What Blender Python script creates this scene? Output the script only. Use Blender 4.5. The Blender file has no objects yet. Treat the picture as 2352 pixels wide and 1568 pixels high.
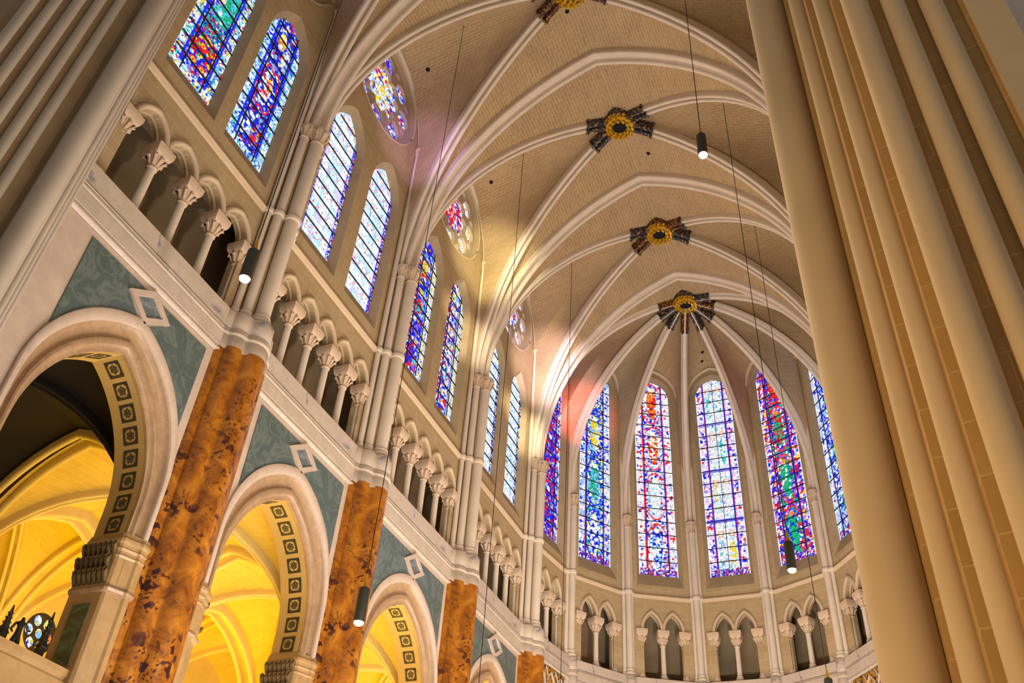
import bpy, bmesh, math, random
import numpy as np
from mathutils import Vector, Matrix
from mathutils.geometry import tessellate_polygon

random.seed(7)
SC = bpy.context.scene
COL = SC.collection
PI = math.pi
R = math.radians

# ------------------------------------------------------------------ camera
CAM_LOC = Vector((6.423, -13.291, 1.7))
yaw, pitch, roll = -0.4338, 0.6935, 0.0802
fw = Vector((math.sin(yaw)*math.cos(pitch), math.cos(yaw)*math.cos(pitch), math.sin(pitch)))
rt = Vector((math.cos(yaw), -math.sin(yaw), 0)); up = rt.cross(fw)
cr, sr = math.cos(roll), math.sin(roll)
rt2 = rt*cr + up*sr; up2 = up*cr - rt*sr
cam = bpy.data.cameras.new('camera'); cam.sensor_width = 36; cam.lens = 2070.39*36/2352
cam.clip_start = 0.05; cam.clip_end = 300
co = bpy.data.objects.new('camera', cam); COL.objects.link(co)
M = Matrix((rt2, up2, -fw)).transposed().to_4x4(); M.translation = CAM_LOC
co.matrix_world = M
SC.camera = co

# ------------------------------------------------------------------ world, exposure, lights
SC.view_settings.view_transform = 'Standard'
SC.view_settings.look = 'None'
SC.view_settings.exposure = 0.0
SC.view_settings.gamma = 1.0
SC.view_settings.use_curve_mapping = False
SC.cycles.use_denoising = True
SC.cycles.max_bounces = 6
SC.cycles.diffuse_bounces = 2
SC.cycles.glossy_bounces = 2
SC.cycles.sample_clamp_indirect = 4.0
W = bpy.data.worlds.new('sky'); SC.world = W; W.use_nodes = True
bg = W.node_tree.nodes['Background']
bg.inputs['Color'].default_value = (1.0, 0.93, 0.84, 1); bg.inputs['Strength'].default_value = 0.30


def light(name, kind, loc, target, power, color, size=1.0, size_y=None, spot=60, blend=0.6):
    l = bpy.data.lights.new(name, kind); l.energy = power; l.color = color
    if kind == 'AREA':
        l.shape = 'RECTANGLE'; l.size = size; l.size_y = size_y or size
    elif kind == 'SPOT':
        l.spot_size = R(spot); l.spot_blend = blend; l.shadow_soft_size = size
    else:
        l.shadow_soft_size = size
    o = bpy.data.objects.new(name, l); COL.objects.link(o); o.location = loc
    d = Vector(target) - Vector(loc)
    o.rotation_euler = d.to_track_quat('-Z', 'Y').to_euler()
    return o


WARM = (1.0, 0.86, 0.68)
light('choir_floodlight', 'AREA', (0, 1, 3.0), (0, 1, 30), 2300, (1.0, 0.92, 0.82), 5, 10)
light('choir_floodlight', 'AREA', (0, 15, 3.0), (0, 15, 30), 2300, (1.0, 0.92, 0.82), 5, 10)
light('wall_floodlight', 'SPOT', (6.3, -3.0, 9.0), (-7.3, 3.0, 16.0), 2250, (1.0, 0.91, 0.80), 0.6, None, 95, 0.9)
light('wall_floodlight', 'SPOT', (6.3, 10.0, 9.0), (-7.3, 12.0, 18.0), 2700, (1.0, 0.91, 0.80), 0.6, None, 95, 0.9)
light('apse_floodlight', 'SPOT', (3.5, 8.0, 6.0), (-1, 26.5, 20), 6300, (1.0, 0.93, 0.86), 0.5, None, 70, 0.9)
light('pier_floodlight', 'SPOT', (0.5, -12.6, 0.8), (7.3, -7.4, 5.5), 1900, (1.0, 0.66, 0.28), 0.4, None, 80, 1.0)
# sun through the coloured glass of the southern clerestory
light('coloured_sunbeam', 'SPOT', (-3.2, 4.2, 25.6), (-6.7, 12.2, 29.9), 6500, (1.0, 0.95, 0.58), 0.2, None, 30, 1.0)
light('coloured_sunbeam', 'SPOT', (-3.2, 10.8, 25.0), (-6.6, 18.8, 29.0), 8500, (1.0, 0.82, 1.0), 0.2, None, 30, 1.0)
light('coloured_sunbeam', 'SPOT', (-2.8, 16.0, 25.0), (-5.9, 22.5, 28.6), 7000, (1.0, 0.14, 0.18), 0.2, None, 28, 1.0)
light('coloured_sunbeam', 'SPOT', (-3.2, -2.0, 25.6), (-6.9, 5.8, 30.0), 3200, (0.66, 0.45, 1.0), 0.2, None, 28, 1.0)
light('coloured_sunbeam', 'SPOT', (-3.4, 4.2, 26.0), (-7.4, 11.9, 25.6), 4200, (1.0, 0.90, 0.66), 0.2, None, 20, 1.0)
light('coloured_sunbeam', 'SPOT', (-3.4, 10.6, 25.5), (-7.5, 18.4, 25.2), 6000, (1.0, 0.92, 0.64), 0.2, None, 20, 1.0)
# amber floodlights standing in the aisles
AMBER = (1.0, 0.60, 0.008)
for ax, ay, pw in ((-11.3, 3.2, 330), (-11.3, 9.7, 560), (-11.3, 16.3, 560), (-17.4, 3.2, 330), (-17.4, 9.7, 640), (-17.4, 16.3, 460)):
    light('aisle_floodlight', 'AREA', (ax, ay, 4.0), (ax, ay, 20), pw, AMBER, 2.4, 2.4)

# ------------------------------------------------------------------ materials


def lin(c):
    return tuple(((x/255.0)/12.92 if x/255.0 <= 0.04045 else ((x/255.0+0.055)/1.055)**2.4) for x in c) + (1.0,)


class NT:
    def __init__(s, name):
        s.m = bpy.data.materials.new(name); s.m.use_nodes = True
        s.t = s.m.node_tree; s.n = s.t.nodes; s.n.clear()
        s.out = s.n.new('ShaderNodeOutputMaterial')

    def new(s, t, **kw):
        n = s.n.new(t)
        for k, v in kw.items():
            if k.startswith('i_'):
                n.inputs[k[2:].replace('_', ' ')].default_value = v
            else:
                setattr(n, k, v)
        return n

    def link(s, a, b): s.t.links.new(a, b)

    def pri(s, rough=0.8, metal=0.0):
        p = s.new('ShaderNodeBsdfPrincipled'); p.inputs['Roughness'].default_value = rough; p.inputs['Metallic'].default_value = metal
        s.link(p.outputs[0], s.out.inputs[0]); return p

    def ramp(s, stops, src):
        r = s.new('ShaderNodeValToRGB'); e = r.color_ramp.elements
        while len(e) < len(stops): e.new(0.5)
        for k, (p, c) in enumerate(stops):
            e[k].position = p; e[k].color = c
        s.link(src, r.inputs[0]); return r.outputs[0]

    def mix(s, fac, a, b, blend='MIX'):
        m = s.new('ShaderNodeMix'); m.data_type = 'RGBA'; m.blend_type = blend
        for sock, v in ((m.inputs[0], fac), (m.inputs[6], a), (m.inputs[7], b)):
            if isinstance(v, (int, float)): sock.default_value = v
            elif isinstance(v, tuple): sock.default_value = v
            else: s.link(v, sock)
        return m.outputs[2]

    def coord(s, kind='Object', swap=None, scale=(1, 1, 1)):
        tc = s.new('ShaderNodeTexCoord'); o = tc.outputs[kind]
        if swap:
            sp = s.new('ShaderNodeSeparateXYZ'); cb = s.new('ShaderNodeCombineXYZ'); s.link(o, sp.inputs[0])
            for k, ch in enumerate(swap):
                if ch in 'xyz': s.link(sp.outputs['xyz'.index(ch)], cb.inputs[k])
            o = cb.outputs[0]
        mp = s.new('ShaderNodeMapping'); mp.inputs['Scale'].default_value = scale
        s.link(o, mp.inputs['Vector']); return mp.outputs[0]

    def noise(s, vec, scale, detail=4, rough=0.55, dist=0.0):
        n = s.new('ShaderNodeTexNoise'); n.inputs['Scale'].default_value = scale; n.inputs['Detail'].default_value = detail
        n.inputs['Roughness'].default_value = rough; n.inputs['Distortion'].default_value = dist
        s.link(vec, n.inputs['Vector']); return n.outputs[0]


def plain(name, rgb, rough=0.8, var=0.10, nscale=1.6, metal=0.0, bump=0.0):
    t = NT(name); p = t.pri(rough, metal); v = t.coord('Object')
    n = t.noise(v, nscale, 5)
    c = lin(rgb); d = tuple(x*(1-var*2.2) for x in c[:3]) + (1,); l = tuple(min(1, x*(1+var)) for x in c[:3]) + (1,)
    t.link(t.ramp([(0.25, d), (0.75, l)], n), p.inputs['Base Color'])
    if bump:
        b = t.new('ShaderNodeBump'); b.inputs['Strength'].default_value = bump; b.inputs['Distance'].default_value = 0.02
        t.link(t.noise(v, nscale*8, 4), b.inputs['Height']); t.link(b.outputs[0], p.inputs['Normal'])
    return t.m


def brick(name, c1, c2, joint, kind='Object', swap='xz', w=0.6, h=0.3, mortar=0.010, rough=0.85, tint=0.12):
    t = NT(name); p = t.pri(rough); v = t.coord(kind, swap)
    b = t.new('ShaderNodeTexBrick')
    b.inputs['Color1'].default_value = lin(c1); b.inputs['Color2'].default_value = lin(c2); b.inputs['Mortar'].default_value = lin(joint)
    b.inputs['Scale'].default_value = 1.0; b.inputs['Mortar Size'].default_value = mortar; b.inputs['Mortar Smooth'].default_value = 0.3
    b.inputs['Brick Width'].default_value = w; b.inputs['Row Height'].default_value = h
    t.link(v, b.inputs['Vector'])
    n = t.noise(t.coord('Object'), 0.9, 5)
    sh = t.ramp([(0.25, (1-tint*1.5,)*3 + (1,)), (0.8, (1, 1, 1, 1))], n)
    t.link(t.mix(1.0, b.outputs[0], sh, 'MULTIPLY'), p.inputs['Base Color'])
    return t.m


def marble(name, base, vein, vscale=1.1, amount=0.5, rough=0.35, blot=None):
    t = NT(name); p = t.pri(rough); v = t.coord('Object')
    n1 = t.noise(v, vscale, 8, 0.6, 1.6)
    band = t.ramp([(0.44, (0, 0, 0, 1)), (0.497, (1, 1, 1, 1)), (0.503, (1, 1, 1, 1)), (0.56, (0, 0, 0, 1))], n1)
    n2 = t.noise(v, vscale*2.3, 6, 0.6)
    c = t.mix(n2, lin(tuple(x*0.9 for x in base)), lin(tuple(min(255, x*1.06) for x in base)))
    f = t.new('ShaderNodeMath', operation='MULTIPLY'); t.link(band, f.inputs[0]); f.inputs[1].default_value = amount
    c = t.mix(f.outputs[0], c, lin(vein))
    if blot:
        m = t.ramp([(0.60, (0, 0, 0, 1)), (0.68, (1, 1, 1, 1))], t.noise(v, 1.7, 5, 0.65, 0.4))
        c = t.mix(m, c, lin(blot))
    t.link(c, p.inputs['Base Color'])
    return t.m


def breccia(name):
    t = NT(name); p = t.pri(0.30); v = t.coord('Object')
    base = t.ramp([(0.30, lin((104, 52, 14))), (0.5, lin((158, 92, 20))), (0.70, lin((192, 126, 36)))], t.noise(v, 1.9, 7, 0.66, 0.9))
    wv = t.new('ShaderNodeVectorMath', operation='ADD'); t.link(v, wv.inputs[0])
    nn = t.new('ShaderNodeTexNoise'); nn.inputs['Scale'].default_value = 2.4; nn.inputs['Detail'].default_value = 3; t.link(v, nn.inputs['Vector']); t.link(nn.outputs['Color'], wv.inputs[1])
    vo = t.new('ShaderNodeTexVoronoi'); vo.inputs['Scale'].default_value = 2.6; t.link(wv.outputs[0], vo.inputs['Vector'])
    vo2 = t.new('ShaderNodeTexVoronoi'); vo2.inputs['Scale'].default_value = 6.5; t.link(wv.outputs[0], vo2.inputs['Vector'])
    zone = t.ramp([(0.40, (0, 0, 0, 1)), (0.52, (1, 1, 1, 1))], t.noise(v, 0.9, 3, 0.5))
    def spots(vn, r0, r1):
        sp = t.ramp([(r0, (1, 1, 1, 1)), (r1, (0, 0, 0, 1))], vn.outputs['Distance'])
        pick = t.new('ShaderNodeSeparateColor'); t.link(vn.outputs['Color'], pick.inputs[0])
        g = t.ramp([(0.38, (0, 0, 0, 1)), (0.42, (1, 1, 1, 1))], pick.outputs[0])
        return t.mix(1.0, t.mix(1.0, sp, g, 'MULTIPLY'), zone, 'MULTIPLY')
    e = t.new('ShaderNodeTexVoronoi', feature='DISTANCE_TO_EDGE'); e.inputs['Scale'].default_value = 3.0; t.link(wv.outputs[0], e.inputs['Vector'])
    line = t.mix(1.0, t.ramp([(0.0, (0.7, 0.7, 0.7, 1)), (0.03, (0, 0, 0, 1))], e.outputs['Distance']), zone, 'MULTIPLY')
    c = t.mix(line, base, lin((84, 40, 16)))
    c = t.mix(spots(vo2, 0.30, 0.40), c, lin((86, 40, 22))); c = t.mix(spots(vo, 0.34, 0.42), c, lin((56, 22, 22)))
    t.link(c, p.inputs['Base Color'])
    return t.m


def glass_mat():
    t = NT('stained_glass'); a = t.new('ShaderNodeAttribute'); a.attribute_name = 'pane_colour'
    e = t.new('ShaderNodeEmission'); e.inputs['Strength'].default_value = 1.15
    t.link(a.outputs['Color'], e.inputs['Color']); t.link(e.outputs[0], t.out.inputs[0])
    return t.m


def emit(name, rgb, s):
    t = NT(name); e = t.new('ShaderNodeEmission'); e.inputs['Color'].default_value = lin(rgb); e.inputs['Strength'].default_value = s
    t.link(e.outputs[0], t.out.inputs[0]); return t.m


def speckle(name, base, spot, scale, lo=0.5, hi=0.58, rough=0.5, metal=0.0):
    t = NT(name); p = t.pri(rough, metal); v = t.coord('Object')
    m = t.ramp([(lo, (0, 0, 0, 1)), (hi, (1, 1, 1, 1))], t.noise(v, scale, 2, 0.5))
    t.link(t.mix(m, lin(base), lin(spot)), p.inputs['Base Color']); return t.m


MT = dict(
    web=brick('vault_masonry', (192, 160, 118), (182, 148, 106), (220, 194, 154), 'UV', None, 0.50, 0.14, 0.010),
    rib=plain('rib_limestone', (232, 212, 190), 0.8, 0.05),
    shaft=plain('shaft_limestone', (222, 202, 180), 0.75, 0.05),
    wall=brick('wall_masonry', (190, 162, 120), (182, 152, 110), (204, 180, 140), 'Object', 'xz', 0.8, 0.34, 0.010),
    splay=plain('window_reveal_stone', (176, 152, 118), 0.85, 0.08),
    back=plain('passage_plaster', (150, 128, 98), 0.9, 0.16, 0.7),
    arch=plain('arch_limestone', (206, 178, 146), 0.8, 0.06),
    capital=plain('capital_limestone', (214, 184, 154), 0.85, 0.08, 4, bump=0.5),
    white=marble('white_marble', (206, 182, 162), (170, 146, 136), 0.9, 0.22),
    jamb=marble('jamb_marble', (178, 142, 94), (136, 104, 70), 0.9, 0.25), leaf=plain('carved_leaf_stone', (112, 88, 50), 0.8, 0.2, 6),
    blot=marble('grey_blotched_marble', (202, 182, 162), (154, 140, 134), 1.0, 0.2, 0.4, (138, 132, 140)),
    green=marble('green_marble', (84, 98, 95), (164, 170, 156), 1.3, 0.20, 0.3),
    panelgrey=marble('grey_marble', (100, 108, 112), (170, 172, 166), 1.2, 0.4, 0.3),
    darkgreen=marble('dark_green_marble', (44, 66, 50), (120, 140, 110), 1.0, 0.4, 0.3),
    brown=marble('veined_brown_marble', (172, 138, 102), (124, 96, 80), 1.2, 0.3, 0.4),
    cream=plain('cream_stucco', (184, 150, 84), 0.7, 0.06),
    ink=plain('dark_inlay', (48, 42, 28), 0.6, 0.1),
    orange=breccia('orange_breccia_marble'),
    pier=plain('pier_limestone', (214, 186, 146), 0.8, 0.05, 0.8),
    pierwall=brick('pier_masonry', (192, 150, 88), (184, 142, 80), (206, 168, 108), 'Object', 'xz', 3.0, 0.40, 0.008),
    pierpale=plain('pale_pier_limestone', (192, 176, 158), 0.8, 0.05, 0.8), pierstrip=plain('brown_pier_stone', (150, 124, 90), 0.85, 0.08),
    mosaic=speckle('gold_mosaic', (186, 126, 30), (78, 60, 24), 7, 0.5, 0.56),
    aisle=brick('aisle_masonry', (228, 196, 92), (220, 186, 84), (234, 206, 110), 'UV', None, 0.6, 0.2, 0.012),
    aislerib=plain('aisle_limestone', (228, 204, 132), 0.8, 0.05),
    unlit=plain('painted_shade_masonry', (26, 14, 14), 0.9, 0.3, 0.8),  # near-black colour paints in the darkness of the unlit aisle bay
    gold=speckle('gilding', (232, 178, 40), (120, 74, 10), 16, 0.56, 0.64, 0.4, 0.25),
    blue=speckle('blue_painted_stone', (34, 40, 62), (176, 132, 40), 11, 0.55, 0.62),
    red=speckle('red_painted_stone', (74, 28, 22), (168, 122, 44), 12, 0.52, 0.6),
    black=plain('black_metal', (22, 22, 20), 0.5, 0.1), hole=plain('dark_hole', (10, 8, 8), 0.9, 0.1),
    lampbody=plain('lamp_dark_metal', (44, 44, 36), 0.45, 0.1), brass=plain('brass', (200, 150, 50), 0.35, 0.1, metal=0.6),
    bulb=emit('lit_bulb', (255, 216, 150), 9.0), lead=plain('iron_bar', (14, 16, 26), 0.6, 0.1),
    glass=glass_mat(), floor=plain('floor_flagstone', (150, 134, 112), 0.7, 0.1), grey=plain('grey_plaster', (226, 216, 208), 0.9, 0.06),
    tracery=plain('tracery_limestone', (186, 164, 138), 0.8, 0.05), bronze=plain('dark_bronze', (18, 16, 14), 0.5, 0.1),
)

# ------------------------------------------------------------------ mesh builder


class MB:
    def __init__(s): s.v = []; s.f = []; s.uv = None

    def add(s, vs, fs):
        o = len(s.v); s.v += [tuple(x) for x in vs]; s.f += [tuple(i+o for i in f) for f in fs]; return s

    def box(s, x0, x1, y0, y1, z0, z1):
        return s.add([(x0, y0, z0), (x1, y0, z0), (x1, y1, z0), (x0, y1, z0), (x0, y0, z1), (x1, y0, z1), (x1, y1, z1), (x0, y1, z1)],
                     [(3, 2, 1, 0), (4, 5, 6, 7), (0, 1, 5, 4), (1, 2, 6, 5), (2, 3, 7, 6), (3, 0, 4, 7)])

    def grid(s, rows, close=False, flip=False):
        n = len(rows[0]); vs = [p for r in rows for p in r]; fs = []
        for i in range(len(rows)-1):
            for j in range(n if close else n-1):
                a, b = i*n+j, i*n+(j+1) % n
                q = (a, b, b+n, a+n); fs.append(q[::-1] if flip else q)
        return s.add(vs, fs)

    def lathe(s, prof, c=(0, 0), seg=16):
        rows = [[(c[0]+r*math.cos(2*PI*k/seg), c[1]+r*math.sin(2*PI*k/seg), z) for k in range(seg)] for r, z in prof]
        s.grid(rows, True)
        o = len(s.v)
        s.f.append(tuple(range(o-seg, o))); s.f.append(tuple(range(o-seg*len(rows), o-seg*len(rows)+seg))[::-1])
        return s

    def sqlathe(s, prof, c=(0, 0), ax=1.0, ay=1.0):
        rows = [[(c[0]+sx*r*ax, c[1]+sy*r*ay, z) for sx, sy in ((1, 1), (-1, 1), (-1, -1), (1, -1))] for r, z in prof]
        s.grid(rows, True); o = len(s.v)
        s.f.append((o-4, o-3, o-2, o-1)); return s

    def tube(s, pts, r, seg=8):
        pts = [Vector(p) for p in pts]; rows = []
        for i, p in enumerate(pts):
            t = (pts[min(i+1, len(pts)-1)]-pts[max(i-1, 0)]).normalized()
            a = t.cross(Vector((0, 0, 1)) if abs(t.z) < 0.95 else Vector((1, 0, 0))).normalized(); b = t.cross(a)
            rr = r[i] if isinstance(r, (list, tuple)) else r
            rows.append([p+(a*math.cos(2*PI*k/seg)+b*math.sin(2*PI*k/seg))*rr for k in range(seg)])
        s.grid(rows, True); o = len(s.v); s.f.append(tuple(range(o-seg, o))); s.f.append(tuple(range(o-seg*len(rows), o-seg*len(rows)+seg))[::-1])
        return s

    def sweep(s, path, prof, L, inside):
        """path: points in a vertical plane; prof (a,b): a along L, b away from the inside point."""
        path = [Vector(p) for p in path]; L = Vector(L); rows = []
        for i, p in enumerate(path):
            t0 = (p-path[i-1]).normalized() if i else None
            t1 = (path[i+1]-p).normalized() if i < len(path)-1 else None
            t = ((t0 or t1)+(t1 or t0)).normalized()
            N = L.cross(t).normalized()
            if N.dot(p-Vector(inside)) < 0: N = -N
            k = 1.0
            if t0 and t1: k = 1/max(0.6, math.sqrt((1+t0.dot(t1))/2))
            rows.append([p+L*a+N*(b*k) for a, b in prof])
        return s.grid(rows)

    def flat(s, loops, y, flip=False):
        """loops of (x,z): outline then holes, as a face in the plane y."""
        ls = [[Vector((x, z, 0)) for x, z in l] for l in loops]
        tri = tessellate_polygon(ls); pts = [p for l in loops for p in l]
        return s.add([(x, y, z) for x, z in pts], [t[::-1] if flip else t for t in tri])

    def strip(s, l0, y0, l1, y1, close=True):
        return s.grid([[(x, y0, z) for x, z in l0], [(x, y1, z) for x, z in l1]], close)

    def build(s, name, mat, parent=None, loc=None, smooth=40, recalc=True):
        me = bpy.data.meshes.new(name); me.from_pydata(s.v, [], s.f)
        if s.uv is not None:
            uvl = me.uv_layers.new(name='UVMap'); idx = np.zeros(len(me.loops), dtype=np.int32); me.loops.foreach_get('vertex_index', idx)
            uvl.data.foreach_set('uv', np.array(s.uv, dtype=np.float32)[idx].ravel())
        if recalc:
            bm = bmesh.new(); bm.from_mesh(me); bmesh.ops.recalc_face_normals(bm, faces=bm.faces); bm.to_mesh(me); bm.free()
        me.materials.append(MT[mat])
        if smooth:
            me.polygons.foreach_set('use_smooth', [True]*len(me.polygons)); me.set_sharp_from_angle(angle=R(smooth))
        me.update()
        return link(name, me, parent, loc)


def link(name, me, parent=None, loc=None):
    o = bpy.data.objects.new(name, me); COL.objects.link(o)
    if parent: o.parent = parent
    if loc: o.location = loc
    return o


def tag(o, label, cat=None, group=None, kind=None):
    o['label'] = label
    if cat: o['category'] = cat
    if group: o['group'] = group
    if kind: o['kind'] = kind
    return o


def thing(name, label, cat, loc=(0, 0, 0), rz=0.0, group=None, kind=None):
    o = bpy.data.objects.new(name, None); COL.objects.link(o); o.location = loc; o.rotation_euler = (0, 0, rz)
    o.empty_display_size = 0.2
    return tag(o, label, cat, group, kind)


def dup(root, loc, rz, label):
    r = root.copy(); COL.objects.link(r); r.location = loc; r.rotation_euler = (0, 0, rz); r['label'] = label
    for ch in list(root.children):
        c = ch.copy(); COL.objects.link(c); c.parent = r
        for g in list(ch.children):
            d = g.copy(); COL.objects.link(d); d.parent = c
    return r


class Frame:
    """local x along the wall, local y out of the choir (into the wall), z up."""
    def __init__(s, A, B, off):
        A, B = Vector(A), Vector(B); s.len = (B-A).length; e = (B-A)/s.len; n = Vector((e.y, -e.x))
        s.e, s.n = e, n; s.O = (A+B)/2 - n*off; s.rz = math.atan2(e.y, e.x); s.loc = (s.O.x, s.O.y, 0)

    def P(s, u, y, z=0.0):
        q = s.O + s.e*u - s.n*y; return Vector((q.x, q.y, z))


ORD = ['first', 'second', 'third', 'fourth', 'fifth', 'sixth', 'seventh']
XS = 6.8; WALL = 7.3
YR = {1: -6.1, 2: 0.0, 3: 6.39, 4: 13.06, 5: 19.61}
YC, YB = 20.25, 21.63
ra = math.hypot(XS, YC-YR[5]); a0 = PI+math.atan2(YC-YR[5], XS); a1 = -math.atan2(YC-YR[5], XS)
AP = [(ra*math.cos(a0+(a1-a0)*i/7), YC+ra*math.sin(a0+(a1-a0)*i/7)) for i in range(8)]
BAYS = {'A': (1, 2), 'B': (2, 3), 'C': (3, 4), 'D': (4, 5)}
BN = {'A': 'the blue figure windows', 'B': 'the white lattice windows', 'C': 'the red and blue windows', 'D': 'the pale windows nearest the apse'}
FR = {k: Frame((-XS, YR[a]), (-XS, YR[b]), 0.5) for k, (a, b) in BAYS.items()}
FA = [Frame(AP[i], AP[i+1], 0.25) for i in range(7)]

# ------------------------------------------------------------------ curves


def halfarc(w, zc, zap, zb, n=14, nv=3):
    """points (r,z) from the springing (r=w) up to the apex (r=0)."""
    h = zap-zc
    c = (h*h-w*w)/(2*w)
    if c < 0:                                  # low arch: ellipse instead
        arc = [(w*math.cos(t), zc+h*math.sin(t)) for t in [PI/2*k/n for k in range(n+1)]]
    else:
        rad = w+c; th = math.acos(c/rad)
        arc = [(rad*math.cos(th*k/n)-c, zc+rad*math.sin(th*k/n)) for k in range(n+1)]
    arc[-1] = (0.0, zap)
    ver = [(w, zb+(zc-zb)*k/nv) for k in range(nv)] if zc-zb > 1e-4 else []
    return ver+arc


def fullarc(w, zc, zap, zb, n=12, nv=2):
    h = halfarc(w, zc, zap, zb, n, nv)
    return [(-r, z) for r, z in h]+[(r, z) for r, z in h[::-1][1:]]


def roll(cx, cy, r, a, b, n=8):
    return [(cx+r*math.cos(R(a+(b-a)*k/n)), cy+r*math.sin(R(a+(b-a)*k/n))) for k in range(n+1)]


P_TRANS = [(-.27, .46), (-.30, .20)]+roll(-.225, .085, .085, 160, 385)+[(-.13, .17), (-.10, .21), (.10, .21), (.13, .17)]+roll(.225, .085, .085, 155, 380)+[(.30, .20), (.27, .46)]
P_DIAG = [(-.16, .42), (-.19, .18)]+roll(-.125, .072, .072, 160, 385)+[(-.04, .19), (.04, .19)]+roll(.125, .072, .072, 155, 380)+[(.19, .18), (.16, .42)]
P_APSE = [(-.17, .42), (-.17, .25), (-.12, .20)]+roll(0, .11, .11, 160, 380, 12)+[(.12, .20), (.17, .25), (.17, .42)]
P_ROLL = roll(0, .08, .085, 180, 360, 8)

Z0 = 24.0
T_HALF = halfarc(6.83, 24.1, 33.84, Z0, 24, 1)


def resample(pts, n):
    pts = [Vector(p) for p in pts]; d = [0.0]
    for i in range(1, len(pts)): d.append(d[-1]+(pts[i]-pts[i-1]).length)
    out = []; j = 0
    for k in range(n+1):
        t = d[-1]*k/n
        while j < len(d)-2 and d[j+1] < t: j += 1
        f = (t-d[j])/max(1e-9, d[j+1]-d[j]); out.append(pts[j].lerp(pts[j+1], min(1, f)))
    return out


def rib_path(start, end, w0, zc, zap):
    """half rib from start (x,y) to the crown end (x,y)."""
    s, e = Vector(start), Vector(end); w = (s-e).length
    return [Vector((*(e+(s-e)*(r/w)), z)) for r, z in halfarc(w, zc, zap, Z0, 20, 3)]


def raise_path(path, end, k):
    """the line where the web meets a rib, k behind its soffit."""
    L = (Vector((path[0].x-end[0], path[0].y-end[1], 0))).normalized(); out = []
    for i, p in enumerate(path):
        t = (path[min(i+1, len(path)-1)]-path[max(i-1, 0)]).normalized()
        th = t.dot(L); N = L*t.z - Vector((0, 0, 1))*th
        if N.dot(L) < -0.02: N = -N
        q = p+N*k
        out.append(q)
    out[-1] = Vector((end[0], end[1], path[-1].z+k*1.15))
    return out


def web(a, b, n=22, nu=8, bow=0.12):
    a, b = resample(a, n), resample(b, n); rows = []; uv = []; vl = 0
    for i in range(n+1):
        if i: vl += ((a[i]+b[i])/2-(a[i-1]+b[i-1])/2).length
        d = (b[i]-a[i]).length
        row = []
        for j in range(nu+1):
            t = j/nu; p = a[i].lerp(b[i], t)
            p = p+Vector((0, 0, bow*4*t*(1-t)*min(1.0, d/2.5)*(i/n)))
            row.append(p); uv.append((t*d-d/2, vl))
        rows.append(row)
    return rows, uv


def add_web(mb, a, b, **k):
    rows, uv = web(a, b, **k); mb.grid(rows)
    mb.uv = (mb.uv or [])+uv


# ------------------------------------------------------------------ stained glass painting
GC = dict(B=(.015, .03, .80), LB=(.30, .58, 1.0), SK=(.62, .85, 1.0), Rd=(.80, .02, .03), Y=(1.0, .72, .03), G=(.02, .45, .22), T=(.05, .60, .62),
          Wh=(.93, .97, 1.0), P=(.36, .18, .80), Pk=(.98, .72, .86), K=(.01, .015, .05), Or=(.95, .25, .03), Cr=(.95, .85, .62), Lv=(.70, .62, 1.0), N=(.01, .02, .30))


def pal(s):
    out = []
    for part in s.split():
        k, n = part.split(':'); out += [GC[k]]*int(n)
    return np.array(out)


def shards(U, V, s, rng, pal_rgb):
    i0 = np.floor(U/s).astype(int); j0 = np.floor(V/s).astype(int); oi, oj = i0.min()-2, j0.min()-2
    ni, nj = i0.max()-oi+4, j0.max()-oj+4
    jx = rng.random((ni, nj)); jy = rng.random((ni, nj)); ci = rng.integers(0, len(pal_rgb), (ni, nj))
    d1 = np.full(U.shape, 9.0); d2 = d1.copy(); idx = np.zeros(U.shape, int)
    for di in (-1, 0, 1):
        for dj in (-1, 0, 1):
            a, b = i0+di-oi, j0+dj-oj
            d = np.hypot((i0+di+jx[a, b])*s-U, (j0+dj+jy[a, b])*s-V)
            n1 = d < d1
            d2 = np.where(n1, d1, np.minimum(d2, d)); idx = np.where(n1, ci[a, b], idx); d1 = np.where(n1, d, d1)
    return pal_rgb[idx], (d2-d1)


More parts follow.
